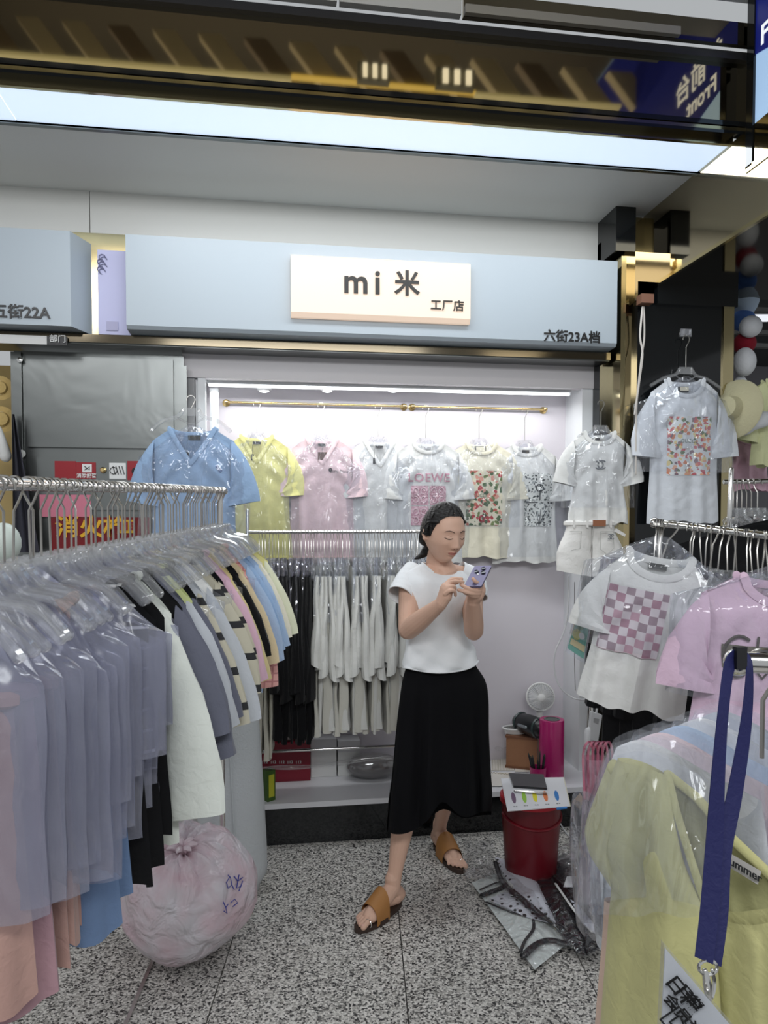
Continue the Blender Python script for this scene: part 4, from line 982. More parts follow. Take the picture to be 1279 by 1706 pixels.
# pink tee with brown stripe lettering
r = thing('t_shirt', 'pink t-shirt with a brown stripe and a red ring motif on the right rack', 't-shirt', D(1302, 964, 1.62), None, (0, math.radians(3), math.radians(-12)))
_, _, _, yf = garment(r, w=.35, h=.40, neck='round', mat=cloth('cloth_lilacpink', C(222, 192, 212)), sleeve=.13, cuff=.075, ang=.08, t=.05, seed=47, nd=.06, nw=.09, drop=.045, res=(46, 46), armhole=.17)
BRN = plain('print_brown', C(100, 92, 80), .8); DKB = plain('print_darkbrown', C(70, 62, 56), .7)
patch(r, 'brown_stripe', BRN, yf, -.135, .10, -.200, -.150, nu=20, nv=6)
cloth_stroke(r, arc(-.10, -.175, .045, 60, 300, 14, .7), .004, DKB, yf, off=.006)
cloth_stroke(r, [(-.065, -.13), (-.065, -.20), (-.05, -.22), (-.035, -.2), (-.035, -.13)], .003, DKB, yf, off=.006)
cloth_stroke(r, arc(.015, -.175, .042, 50, 310, 14), .005, plain('print_red', C(130, 50, 58), .7), yf, off=.006)
cloth_stroke(r, arc(.015, -.175, .055, 20, 170, 10), .003, DKB, yf, off=.006)
bag(r, .48, .03, .30, .07, seed=49, res=(28, 26), nw=.06, drop=.05)
hanger('clear_hanger', 'clear hanger holding the pink t-shirt with the brown stripe', None, D(1295, 890, 1.64), math.radians(-12), hook=.11, w=.34)
# green cartoonless tag hanging between the alcove and checked tee
tg = thing('picture_tag', 'green picture card in a clear sleeve hanging by the white checked t-shirt', 'card', D(966, 1040, 2.0))
q = [D(966, 1008, 2.0), D(986, 1014, 2.0), D(972, 1098, 2.0), D(945, 1080, 2.0)]
MB().hexa(q[::-1], fw*.002).obj('card', plain('card_teal', C(110, 178, 160), .5), tg, False)
m = MB(); 
def cardp(u, v): a = q[0].lerp(q[1], u); b = q[3].lerp(q[2], u); return a.lerp(b, v)-fw*.0015
m.poly([cardp(.2+.35*math.cos(a)*.8+.2, .36+.16*math.sin(a)) for a in [k*2*PI/12 for k in range(12)]], -fw*.001); m.obj('tree_picture', plain('card_green', C(60, 120, 60), .6), tg, False)
m = MB(); m.poly([cardp(.3+.3*math.cos(a)*.9, .62+.12*math.sin(a)) for a in [k*2*PI/10 for k in range(10)]], -fw*.001); m.obj('yellow_picture', plain('card_yellow', C(196, 190, 90), .6), tg, False)
m = MB(); m.hexa([cardp(.05, .75), cardp(.95, .75), cardp(.95, .88), cardp(.05, .88)], -fw*.001); m.obj('sand_picture', plain('card_sand', C(226, 210, 160), .6), tg, False)
m = MB(); m.poly([cardp(.62+.2*math.cos(a), .6+.07*math.sin(a)) for a in [k*2*PI/9 for k in range(9)]], -fw*.0012); m.obj('white_picture', WHITEP, tg, False)
q2 = [D(964, 990, 2.0), D(990, 996, 2.0), D(974, 1106, 2.0), D(942, 1086, 2.0)]
MB().hexa([p-fw*.004 for p in q2][::-1], fw*.008).obj('clear_sleeve', BAG, tg, False)

# background rack and wares beyond the pillar
P2, P3 = D(1205, 803, 2.9), D(1300, 801, 2.9)
rb = chrome_rail('far_rack', 'chrome rack with a thick post beyond the black pillar', P2, P3, .009, [(D(1218, 782, 2.85), D(1212, 930, 2.85))])
for i, px in enumerate((1222, 1228, 1236, 1244, 1252, 1262)):
    hanger('clear_hanger', 'thin hanger on the far rack beyond the pillar', 'hangers on the far rack', D(px, 798, 2.9), RB+.3*i, hook=.12, w=.20, wire=.0022, sides=5)
kp2 = None
for i in range(7):
    p = D(1225+14*i, 872-4*i, 2.5); lab = 'black garment in crumpled clear plastic on the far rack'
    if kp2 is None: kp2 = edge_garment(p, .22, .34, C_BLK, C_BLK, 140, w=.42, label=lab, group='black garments on the far rack', bagm=BAGD, tw=.035); kp2.rotation_euler = (0, math.radians(0), RB)
    else: tree(kp2, p, RB+random.uniform(-.2, .2))
PL = plain('plush_white', C(226, 228, 232), .95, 0, 90, .002); PLB = plain('plush_paleblue', C(188, 206, 226), .95, 0, 90, .002)
PLC = plain('plush_blue', C(90, 128, 200), .95, 0, 90, .002); PLR = plain('plush_red', C(140, 20, 40), .95, 0, 90, .002)
def ballat(m, px, py, d, rx, rz): c = D(px, py, d); return m.ball(c, (rx*d/F, min(rx, rz)*d/F, rz*d/F), 20)
DD = 3.7
t = thing('plush_toy', 'pale blue plush toy hanging beyond the pillar', 'plush toy', D(1243, 500, DD)); ballat(MB(), 1241, 492, DD, 23, 36).obj('toy_body', PLB, t); ballat(MB(), 1240, 462, DD, 7, 12).obj('toy_ear', PLB, t)
t = thing('plush_toy', 'white and blue plush toy, second from the top beyond the pillar', 'plush toy', D(1246, 545, DD)); ballat(MB(), 1238, 534, DD, 20, 18).obj('toy_cap', PLC, t); ballat(MB(), 1250, 544, DD-.08, 18, 18).obj('toy_body', PL, t)
t = thing('plush_toy', 'dark red and white plush toy below the white and blue one', 'plush toy', D(1240, 575, DD)); ballat(MB(), 1240, 572, DD, 18, 18).obj('toy_body', PLR, t); ballat(MB(), 1240, 603, DD-.05, 18, 24).obj('toy_head', PL, t)
t = thing('plush_toy', 'small white plush toy lowest of the row beyond the pillar', 'plush toy', D(1233, 642, DD)); ballat(MB(), 1233, 642, DD, 11, 16).obj('toy_body', PL, t)
t = thing('straw_sunhat', 'large tan sunhat hanging edge-on beyond the pillar', 'hat', D(1225, 680, 3.5)); c = D(1222, 682, 3.5)
MB().lathe([(.005, .07), (.05, .065), (.06, .02), (.14, .0), (.145, -.006), (.06, .01), (.045, .055), (.004, .06)], c, 28, (-.9, -.4, .1)).obj('brim_and_crown', plain('straw_pale', C(190, 184, 150), .8, 0, 60, .003), t)
r = thing('t_shirt', 'pale yellow-green top hanging at the right edge beyond the pillar', 't-shirt', D(1300, 636, 3.6), None, (0, 0, 0)); garment(r, w=.30, h=.42, mat=cloth('cloth_palelime', C(226, 228, 180)), sleeve=.16, cuff=.06, ang=.2, t=.05, seed=60, res=(20, 20))
r = thing('t_shirt', 'lilac pink top hanging below the sunhat beyond the pillar', 't-shirt', D(1242, 718, 3.9), None, (0, 0, 0)); garment(r, w=.26, h=.32, mat=C_ROSE, sleeve=.0, t=.05, seed=61, res=(20, 20))
t = thing('padded_toy', 'white padded sleeve across the lilac top beyond the pillar', 'plush toy', D(1258, 705, 3.5)); MB().sweep([D(1240, 716, 3.5), D(1252, 706, 3.5), D(1272, 698, 3.5)], [.03, .035, .04], 12).obj('padded_sleeve', PL, t)
box('wall_far_right', (2.3, 6.4, 0), (6.0, 6.45, 3.4), plain('far_wall', C(120, 118, 122), .7))
box('ceiling_far', (2.25, 3.8, 3.0), (6, 6.4, 3.04), plain('ceiling_far_dark', C(40, 40, 42), .8))
for k, (px0, py0, px1, py1) in enumerate(((1236, 478, 1290, 497), (1246, 522, 1290, 531))):
    a = D(px0, py0, 5.2); b = D(px1, py1, 5.2)
    tag(MB().hexa([a, Vector((b.x, b.y, a.z)), b, Vector((a.x, a.y, b.z))], (0, .08, 0)).obj('strip_light', emis('far_light', (.9, .93, 1, 1), .8), smooth=False), 'glowing strip light on the far dark ceiling, ' + ('upper' if not k else 'lower') + ' of two', 'ceiling light', 'strip lights on the far ceiling')
for k, y in enumerate((430, 510, 548, 570)):
    a = D(1228, y, 4.6); tag(MB().box((a.x, a.y, a.z-.025), (a.x+.9, a.y+.04, a.z)).obj('ceiling_duct', plain('duct_grey', C(96, 94, 92), .5), smooth=False), 'grey duct running under the far dark ceiling', 'duct', 'ducts under the far ceiling')
# pink garment hooks, white cord hung on the pillar, gold brackets
t = thing('hanging_rope', 'white cord hanging down the black pillar from the beam corner', 'cord', Yp(1070, 512, 3.25))
m = MB(); m.sweep(smooth_path([Yp(1070, 512, 3.25), Yp(1066, 560, 3.24), Yp(1070, 590, 3.24), Yp(1064, 640, 3.24), Yp(1057, 690, 3.23)], 20), .005, 6)
m.sweep(smooth_path([Yp(1072, 512, 3.25), Yp(1073, 560, 3.25), Yp(1068, 600, 3.24), Yp(1060, 680, 3.24), Yp(1059, 790, 3.23)], 20), .0045, 6); m.obj('cord_strand', plain('cord_white', C(206, 200, 194), .8), t)
t = thing('junction_block', 'small reddish junction block at the beam corner above the cord', 'block', Yp(1069, 502, 3.24)); a = Yp(1060, 494, 3.27); b = Yp(1080, 510, 3.27)
MB().box((a.x, 3.22, b.z), (b.x, 3.27, a.z)).obj('block', plain('block_redbrown', C(122, 84, 66), .6), t, False)

# ================================================================== foreground rack at the right
KN = D(1229, 1103, .80)
RE = KN+rt*.42+fw*(-.10)
fr_ = chrome_rail('front_rack', 'chrome rack end with a round knob in the right foreground', KN, RE, .012, [((RE.x, RE.y, RE.z), (RE.x, RE.y, .02))])
MB().ball(KN, .0155, 18).obj('round_knob', CHROME, fr_)
for i in range(4):
    p = KN+(RE-KN)*(.06+.035*i)+Vector((0, 0, .014)); hanger('clear_hanger', 'steel hook hanger just behind the blue lanyard', 'hangers on the front rack', p, math.radians(-55+8*i), hook=.12, w=.30, wire=.0026, body=False)
# near tee: panels modelled from rows of points (screen ray, distance)
def surf(rows, nu, nv, thick, edge=.9, seed=0, fold=.004):
    G = [[D(*p) for p in r_] for r_ in rows]
    def P(u, v): return cat([cat(r_, u) for r_ in G], v)
    m = MB()
    def fr2(u, v):
        q = (1-abs(2*u-1)**3); return P(u, v)+fw*(fold*math.sin(u*16+seed+3*v)*q*sst(0, .3, v)+fold*.6*nz(u*7, v*5, seed)*q)-fw*(thick*.5*math.sqrt(max(q, 0)))
    def bk(u, v): q = (1-abs(2*u-1)**3); return P(u, v)+fw*(thick*.5*math.sqrt(max(q, 0)))
    m.grid(fr2, nu, nv, True); m.grid(bk, nu, nv); return m
C_NY = cloth('cloth_butter', C(190, 186, 132))
nt_ = thing('t_shirt', 'butter yellow v-neck t-shirt in the right foreground behind the lanyard', 't-shirt', D(1160, 1450, .85))
rowsL = [[(1030, 1266, .99), (1058, 1270, .97), (1086, 1279, .95), (1109, 1290, .93)],
 [(1010, 1320, .985), (1048, 1330, .95), (1090, 1345, .92), (1121, 1365, .91)],
 [(1000, 1400, .97), (1045, 1410, .93), (1095, 1420, .90), (1140, 1440, .90)],
 [(1018, 1470, .95), (1055, 1480, .92), (1110, 1490, .88), (1172, 1510, .88)],
 [(1014, 1530, .95), (1060, 1550, .90), (1120, 1560, .86), (1190, 1570, .86)],
 [(1005, 1640, .94), (1058, 1650, .89), (1125, 1660, .85), (1200, 1670, .85)],
 [(996, 1760, .93), (1052, 1765, .88), (1130, 1770, .84), (1205, 1780, .84)]]
surf(rowsL, 30, 44, .035, seed=1, fold=.005).obj('front_panel', C_NY, nt_, merge=.0003)
rowsR = [[(1172, 1512, .885), (1230, 1530, .84), (1300, 1520, .80)], [(1180, 1560, .87), (1240, 1570, .83), (1310, 1560, .79)], [(1190, 1660, .86), (1250, 1665, .82), (1320, 1665, .78)], [(1196, 1780, .85), (1260, 1790, .81), (1330, 1790, .77)]]
surf(rowsR, 24, 24, .03, seed=2).obj('front_panel', C_NY, nt_, merge=.0003)
rowsB = [[(1112, 1292, .955), (1160, 1330, .93), (1220, 1400, .90), (1300, 1478, .87)], [(1130, 1360, .955), (1180, 1400, .93), (1240, 1450, .90), (1310, 1520, .87)], [(1160, 1450, .95), (1200, 1480, .92), (1250, 1520, .90), (1310, 1570, .87)], [(1180, 1540, .95), (1220, 1560, .92), (1270, 1590, .90), (1320, 1620, .87)]]
surf(rowsB, 24, 20, .006, seed=3, fold=.002).obj('back_panel', cloth('cloth_butter_in', C(180, 178, 130)), nt_, merge=.0003)
rowsS = [[(1016, 1290, 1.0), (1032, 1275, .99), (1046, 1285, .985)], [(996, 1335, 1.0), (1015, 1340, .985), (1040, 1345, .975)], [(978, 1385, 1.0), (1005, 1400, .98), (1035, 1405, .965)], [(984, 1425, .99), (1008, 1445, .97), (1030, 1460, .96)], [(998, 1450, .985), (1012, 1470, .97), (1024, 1480, .96)]]
surf(rowsS, 14, 20, .06, seed=4, fold=.006).obj('sleeve', C_NY, nt_, merge=.0003)
MB().sweep([D(*p) for p in ((1112, 1290, .925), (1126, 1350, .905), (1150, 1430, .885), (1176, 1510, .87))], .005, 8, sx=.5, side=fw).obj('collar', C_NY, nt_)
MB().sweep([D(*p) for p in ((1112, 1290, .955), (1160, 1328, .925), (1220, 1398, .895), (1300, 1474, .865))], .006, 8, sx=.5, side=fw).obj('collar', C_NY, nt_)
MB().sweep([D(*p) for p in ((1172, 1514, .87), (1230, 1500, .84), (1300, 1470, .80))], .005, 8, sx=.5, side=fw)
q = [D(1209, 1418, .888), D(1268, 1452, .868), D(1262, 1474, .866), D(1207, 1440, .886)]
MB().hexa(q[::-1], fw*.002).obj('neck_label', plain('label_grey', C(168, 164, 160), .6), nt_, False)
p = D(1237, 1447, .872); on_plane(text_mesh('Summer', .013, .0004, .0003), p, (q[1]-q[0]), (q[0]-q[3]), -fw).obj('label_letters', BLK, nt_, False)
# salmon strip of a garment behind it
rowsP = [[(1006, 1500, 1.04), (1030, 1500, 1.04), (1060, 1500, 1.04)], [(1003, 1560, 1.04), (1030, 1560, 1.04), (1060, 1560, 1.04)], [(996, 1640, 1.03), (1030, 1640, 1.03), (1060, 1640, 1.03)], [(988, 1740, 1.02), (1030, 1740, 1.02), (1060, 1740, 1.02)]]
t = thing('t_shirt', 'pale salmon t-shirt edge just behind the butter yellow one', 't-shirt', D(1030, 1600, 1.04)); surf(rowsP, 10, 12, .02).obj('body', cloth('cloth_palesalmon', C(214, 186, 170)), t, merge=.0003)
# covers and folded shoulders stacked behind the yellow tee
COLS = [('white', cloth('cloth_softwhite', C(222, 222, 224))), ('pale pink', cloth('cloth_softpink', C(232, 212, 216))), ('pale blue', cloth('cloth_softblue', C(186, 204, 226))), ('white', cloth('cloth_softwhite', None)), ('light grey', cloth('cloth_softgrey', C(198, 200, 208)))]
for k in range(5):
    dd = 1.06+.07*k; ox = 8+34*k; oy = -16-12*k
    lab = COLS[k][0]+' garment shoulder in a clear cover, '+('first', 'second', 'third', 'fourth', 'fifth')[k]+' behind the yellow t-shirt'
    t = thing('t_shirt', lab, 't-shirt', D(1100+ox, 1280+oy, dd), 'covered shirts on the front rack')
    rw = [[(1018+ox, 1262+oy, dd), (1062+ox, 1250+oy, dd-.01), (1110+ox, 1268+oy, dd-.03), (1165+ox, 1300+oy, dd-.07), (1260+ox, 1350+oy, dd-.12)],
          [(1000+ox, 1330+oy, dd), (1060+ox, 1330+oy, dd-.01), (1112+ox, 1340+oy, dd-.03), (1170+ox, 1370+oy, dd-.07), (1270+ox, 1420+oy, dd-.12)],
          [(1012+ox, 1470+oy, dd), (1060+ox, 1480+oy, dd-.01), (1115+ox, 1490+oy, dd-.03), (1175+ox, 1500+oy, dd-.07), (1280+ox, 1540+oy, dd-.12)],
          [(1016+ox, 1600, dd), (1065+ox, 1620, dd-.01), (1120+ox, 1620, dd-.03), (1180+ox, 1640, dd-.07), (1285+ox, 1660, dd-.12)]]
    surf(rw, 26, 20, .012, seed=k).obj('body', COLS[k][1], t, merge=.0003)
    rw2 = [[(1012+ox, 1262+oy-10, dd), (1060+ox, 1236+oy, dd-.012), (1112+ox, 1250+oy, dd-.035), (1170+ox, 1276+oy, dd-.075), (1264+ox, 1320+oy, dd-.125)]]+[[(x-(12 if i_ == 0 else 0), y, d2-.012) for i_, (x, y, d2) in enumerate(r_)] for r_ in rw[1:]]
    surf(rw2, 26, 22, .035, seed=k+5, fold=.010).obj('plastic_cover', BAG, t, merge=.0003)
rw2 = [[(1008, 1258, .985), (1060, 1244, .96), (1112, 1262, .93), (1180, 1300, .90)], [(968, 1380, .985), (1050, 1380, .94), (1112, 1390, .90), (1180, 1410, .87)], [(958, 1520, .975), (1050, 1510, .93), (1112, 1510, .89), (1180, 1520, .86)], [(975, 1640, .96), (1050, 1640, .92), (1112, 1640, .88), (1180, 1640, .85)]]
surf([[(x, y, d-.035) for x, y, d in r_] for r_ in rw2[:3]], 26, 26, .04, seed=9, fold=.006).obj('plastic_cover', BAG, nt_, merge=.0003)
# pink clear covers in front of the alcove foot
t = thing('pink_hangers', 'bundle of clear pink hanger tips standing by the alcove right edge', 'hangers', D(990, 1260, 1.9))
m = MB(); 
for k in range(5):
    cx = 974+8*k; m.sweep(smooth_path([D(cx, 1330, 1.9), D(cx-3, 1262, 1.9), D(cx+2, 1240, 1.88), D(cx+10, 1238, 1.9), D(cx+14, 1262, 1.9), D(cx+12, 1340, 1.92)], 18), .0035, 6)
m.obj('loops', film('pink_clear', (.95, .5, .62, 1), .35, .15, .1, 6, .002, (.9, .35, .5, 1)), t)
m = surf([[(972, 1262, 1.92), (990, 1262, 1.9), (1012, 1262, 1.9)], [(968, 1380, 1.92), (990, 1380, 1.9), (1012, 1380, 1.9)], [(960, 1500, 1.92), (985, 1500, 1.9), (1010, 1500, 1.9)]], 10, 16, .05, seed=8, fold=.01); m.obj('pink_cover', film('pink_film', (.9, .72, .8, 1), .30, .1, .15, 10, .05, (.62, .36, .46, 1)), t)
# lanyard and card
LN = plain('lanyard_blue', C(16, 20, 76), .7, 0, 120, .001)
ln = thing('lanyard', 'blue ribbon lanyard looped over the rack knob, holding an id card', 'lanyard', D(1190, 1350, .72))
def ribbon(pts, w=.0085):
    P = smooth_path([D(x, y, d) for x, y, d in pts], 40); m = MB(); n = len(P); vv = []
    for i, p in enumerate(P):
        t_ = (P[min(i+1, n-1)]-P[max(i-1, 0)]).normalized(); s_ = t_.cross(fw).normalized(); a = pts_tw(i/n)
        s_ = (s_*math.cos(a)+fw*math.sin(a)); nn = s_.cross(t_).normalized()*.0006
        vv += [p-s_*w-nn, p+s_*w-nn, p+s_*w+nn, p-s_*w+nn]
    m.add(vv, [(i*4+k, i*4+(k+1) % 4, (i+1)*4+(k+1) % 4, (i+1)*4+k) for i in range(n-1) for k in range(4)]); return m
pts_tw = lambda t: .5*math.sin(t*5)
ribbon([(1236, 1090, .775), (1216, 1106, .77), (1205, 1180, .745), (1196, 1290, .73), (1190, 1400, .72), (1182, 1510, .71), (1172, 1600, .70)]).obj('strap', LN, ln)
pts_tw = lambda t: .9*math.sin(t*4+1)*(1-t)
ribbon([(1238, 1092, .785), (1248, 1110, .775), (1243, 1200, .765), (1224, 1320, .75), (1204, 1420, .735), (1198, 1520, .72), (1187, 1606, .705)]).obj('strap', LN, ln)
MB().box((-.006, -.004, -.012), (.006, .004, .012), Matrix.Translation(D(1232, 1096, .772))).obj('strap_clip', BLACK, ln, False)
m = MB(); c1 = D(1179, 1612, .70); m.sweep([c1+rt*.009*math.cos(a)+up*.007*math.sin(a) for a in [k*2*PI/14 for k in range(14)]], .0018, 6, closed=True)
m.sweep([D(1174, 1618, .70), D(1178, 1640, .70), D(1180, 1666, .695)], [.003, .0045, .003], 8); m.sweep(smooth_path([D(1186, 1616, .70), D(1190, 1640, .70), D(1184, 1664, .695), D(1178, 1650, .69)], 10), .002, 6)
m.obj('swivel_clasp', CHROME, ln)
ic = thing('id_card', 'white id card in a clear sleeve clipped to the blue lanyard', 'id card', D(1160, 1660, .68))
K = [D(1108, 1580, .70), D(1262, 1762, .66), D(1235, 1900, .66), D(1098, 1800, .70)]
MB().hexa(K[::-1], fw*.002).obj('card', plain('card_paper', C(204, 208, 216), .5), ic, False)
KK = [k_-fw*.003 for k_ in K]; c_ = sum(KK, Vector())/4
MB().hexa([c_+(k_-c_)*1.06 for k_ in KK][::-1], fw*.008).obj('clear_sleeve', CLEARP, ic, False)
ex_ = (K[1]-K[0]).normalized(); nn_ = ex_.cross((K[3]-K[0])).normalized(); ez_ = -(ex_.cross(nn_)); 
ez_ = (K[0]-K[3]); ez_ = (ez_-ex_*ez_.dot(ex_)).normalized()
for s, u, v, sz in (('日程', .30, .30, .018), ('三街', .44, .22, .012), ('会员证', .32, .55, .014)):
    p = KK[0]+(K[1]-K[0])*u*.6+(K[3]-K[0])*v*.6-fw*.0025
    on_plane(text_mesh(s, sz, .0003, .0003), p, ex_, ez_, -fw).obj('letters', BLK, ic, False)
p = KK[0]+(K[1]-K[0])*.16+(K[3]-K[0])*.42-fw*.0025
m = MB(); 
for w_ in (.012, .006): m.sweep([p+ex_*w_*a+ez_*w_*b for a, b in ((-1, -1), (1, -1), (1, 1), (-1, 1))], .0012, 4, closed=True)
m.obj('printed_square', BLK, ic, False)

# ================================================================== the woman
pe = thing('person', 'woman in white t-shirt and long black skirt looking down at a phone', 'person', Zp(700, 1480, 0))
B = MB()
def limb(pts, rad, n=20, sx=1, side=None): B.sweep([D(*p) if len(p) == 3 and p[0] > 30 else p for p in pts], rad, n, sx, side)
# legs: hips, knees, ankles
heelF, toeF = Zp(663, 1496, .03), Zp(594, 1544, .02)
heelR, toeR = Zp(727, 1398, .03), Zp(766, 1448, .02)
hipF, hipR = D(714, 1150, 2.89), D(766, 1150, 2.95)
kneeF, kneeR = D(684, 1295, 2.83), D(752, 1275, 3.0)
ankF = heelF+(toeF-heelF).normalized()*.035; ankF.z = .085
ankR = heelR+(toeR-heelR).normalized()*.035; ankR.z = .085
def leg(h, k, a):
    P = [h, h.lerp(k, .5), k, k.lerp(a, .18), k.lerp(a, .35), k.lerp(a, .6), k.lerp(a, .85), a]
    B.sweep(smooth_path(P, 20), [cat([.078, .062, .047, .044, .047, .038, .029, .031], i/20) for i in range(21)], 20)
leg(hipF, kneeF, ankF); leg(hipR, kneeR, ankR)
def foot_(hl, to, sgn, an):
    d = (to-hl); d.z = 0; Lf = d.length; d.normalize(); s = Vector((-d.y, d.x, 0))*sgn     # s points to the big-toe side
    z = .018
    def q(a, b, h): return Vector((hl.x, hl.y, 0))+d*Lf*a+s*b+Vector((0, 0, h+z))
    B.sweep([q(-.02, 0, .026), q(.10, 0, .030)], [.028, .030], 16)
    B.sweep([q(.0, 0, .035), an+Vector((0, 0, -.01)), an+Vector((0, 0, .04))], [.027, .031, .029], 16)
    B.sweep([an, q(.35, .004, .048), q(.55, .004, .034), q(.76, .004, .020)], [.031, .031, .029, .020], 16)
    B.sweep([q(.05, 0, .022), q(.3, -.008, .024), q(.55, -.016, .020), q(.74, -.020, .015)], [.028, .024, .022, .015], 14)
    B.sweep([q(.4, .014, .026), q(.6, .020, .022), q(.76, .022, .016)], [.020, .021, .017], 14)
    for j, (b, e, r) in enumerate(((.026, 1.0, .0115), (.009, .985, .0085), (-.004, .95, .008), (-.017, .905, .0078), (-.029, .85, .0078))):
        B.sweep([q(.72, b*.9, .016), q(.72+(e-.72)*.5, b*1.05, .016), q(e-.02, b*1.1, .008)], [r*.95, r*.9, r], 10)
    return q
qF = foot_(heelF, toeF, 1, ankF); qR = foot_(heelR, toeR, 1, ankR)
# pelvis, torso, neck
pel = D(738, 1130, 2.90); wst = D(727, 1066, 2.89); chs = D(734, 1000, 2.87); upc = D(738, 958, 2.88); nck = D(731, 930, 2.87); hd = D(740, 897, 2.80)
tside = (D(790, 1000, 2.97)-D(680, 1000, 2.80)).normalized()
B.sweep(smooth_path([pel, wst, chs, upc], 14), [cat([.085, .066, .070, .056], i/14) for i in range(15)], 24, 1.45, tside)
shR, shL = D(684, 962, 2.83), D(784, 962, 2.95)
B.sweep([shR, upc, shL], [.040, .052, .040], 16)
B.sweep(smooth_path([upc+Vector((0, 0, .0)), D(731, 938, 2.88), D(733, 918, 2.86), hd], 8), [cat([.062, .052, .046, .05], i/8) for i in range(9)], 20)
# arms
elR, wrR = D(679, 1050, 2.72), D(734, 1006, 2.55)
elL, wrL = D(789, 1052, 2.78), D(788, 1001, 2.62)
def arm(s, e, w):
    B.sweep(smooth_path([s, s.lerp(e, .5), e], 8), [cat([.045, .042, .036], i/8) for i in range(9)], 18)
    B.sweep(smooth_path([e, e.lerp(w, .3), e.lerp(w, .7), w], 10), [cat([.037, .038, .030, .0235], i/10) for i in range(11)], 18)
arm(shR, elR, wrR); arm(shL, elL, wrL)
# right hand (tapping): palm, two fingers out, two curled, thumb
def S_(p): return D(*p)
B.sweep([wrR, S_((741, 993, 2.545)), S_((744, 980, 2.54))], [.022, .026, .024], 14, 1.25, (D(744, 980, 2.54)-D(740, 985, 2.60)).normalized())
def fing(pts, r0=.0085, r1=.0066): 
    P = smooth_path([S_(p) for p in pts], 10); B.sweep(P, [r0+(r1-r0)*i/10 for i in range(11)], 10)
fing([(742, 974, 2.555), (750, 966.5, 2.56), (758, 964, 2.565), (769, 964.5, 2.572)])
fing([(740, 978, 2.535), (749, 970.5, 2.535), (758, 968.5, 2.545), (771, 969.5, 2.56)])
fing([(741, 984, 2.52), (750, 977, 2.515), (757, 978, 2.525), (757, 985, 2.54)])
fing([(741, 990, 2.515), (749, 984, 2.505), (757, 985, 2.515), (758.5, 992, 2.53)], .0078, .006)
fing([(741, 985, 2.57), (747, 975, 2.59), (755, 972, 2.595), (762, 970, 2.59)], .0098, .0076)
# left hand holding the phone: palm behind/right, four fingers across the back, thumb on the far edge
B.sweep([wrL, S_((792, 991, 2.60)), S_((797, 981, 2.60))], [.021, .026, .024], 14, 1.2, (D(797, 981, 2.60)-D(786, 981, 2.60)).normalized())
fing([(799, 984, 2.575), (789, 984, 2.555), (777, 979, 2.55), (768, 974.5, 2.56)])
fing([(798, 989, 2.575), (787, 989, 2.555), (775, 986, 2.55), (763.5, 983, 2.555)])
fing([(797, 993, 2.58), (788, 993, 2.565), (780, 990, 2.562), (774, 988, 2.57)], .0078, .0062)
fing([(801, 979, 2.585), (797, 973, 2.565), (791, 968, 2.557), (788, 964, 2.558)])
fing([(801, 985, 2.605), (803, 973, 2.605), (799, 963, 2.61), (794, 958, 2.612)], .0095, .0075)
# head, in its own frame (face towards -Y), turned and tilted
HR = (Matrix.Rotation(math.radians(20), 3, 'Z') @ Matrix.Rotation(math.radians(13), 3, 'X'))
HC = D(739, 889, 2.80)
fwd_h = HR @ Vector((0, -1, 0))
def headp(d):
    x, y, z = d
    a, b, c = .074, .093, .112
    X, Y, Z = a*x, b*y, c*z
    if Z < -.02:
        k = min((-.02-Z)/.09, 1); X *= 1-.36*k**1.4; Y = Y*(1-.10*k) if Y < 0 else Y*(1-.55*k)
    if Y < 0:
        g = lambda px, pz, sx_, sz_: math.exp(-((X-px)/sx_)**2-((Z-pz)/sz_)**2)
        f = Y/(-b); Y = -b*(1-(1-f)*.92)                    # flatter face
        nose = 0
        if -.032 < Z < .022: nose = .020*((.022-Z)/.05)**1.1
        elif Z <= -.032: nose = .0216*max(0, 1-(-.032-Z)/.009)
        Y -= nose*math.exp(-(X/(.008+.006*max(0, min((.02-Z)/.05, 1))))**2)
        Y -= .007*g(.011, -.031, .006, .006)+.007*g(-.011, -.031, .006, .006)
        Y += .0085*g(.031, .010, .017, .011)+.0085*g(-.031, .010, .017, .011)
        Y -= .0055*g(.031, .006, .013, .0075)+.0055*g(-.031, .006, .013, .0075)   # eyelids
        Y -= .003*g(.0, .03, .05, .01)
        Y -= .005*g(.042, -.022, .018, .018)+.005*g(-.042, -.022, .018, .018)
        Y -= .0065*g(0, -.0545, .017, .0042)+.0070*g(0, -.0625, .014, .0045)-.004*g(0, -.0585, .022, .0018)
        Y += .003*g(0, -.073, .016, .005); Y -= .008*g(0, -.088, .018, .014)
    return Vector((X, Y, Z))
def headw(v): return HC+HR @ v
nH, mH = 96, 72; vv = []
for j in range(mH+1):
    th = PI*(j+.01)/(mH+.02)
    for i in range(nH):
        ph = 2*PI*i/nH; vv.append(headw(headp((math.sin(th)*math.sin(ph), -math.sin(th)*math.cos(ph), math.cos(th)))))
B.add(vv, [(j*nH+i, j*nH+(i+1) % nH, (j+1)*nH+(i+1) % nH, (j+1)*nH+i)[::-1] for j in range(mH) for i in range(nH)]+[tuple(range(nH))[::-1][::-1], tuple(mH*nH+i for i in range(nH-1, -1, -1))])
for s in (-1, 1):
    for (y, z, r) in ((.012, .008, .013), (.016, -.004, .011), (.008, -.018, .009)): B.ball(headw(Vector((s*.079, y, z))), (.009, r, r*1.15), 12, HR)
bo = B.obj('body_raw', SKIN, None)
bm = bmesh.new(); bm.from_mesh(bo.data); bmesh.ops.recalc_face_normals(bm, faces=bm.faces); bm.to_mesh(bo.data); bm.free()
md = bo.modifiers.new('r', 'REMESH'); md.mode = 'VOXEL'; md.voxel_size = .0024
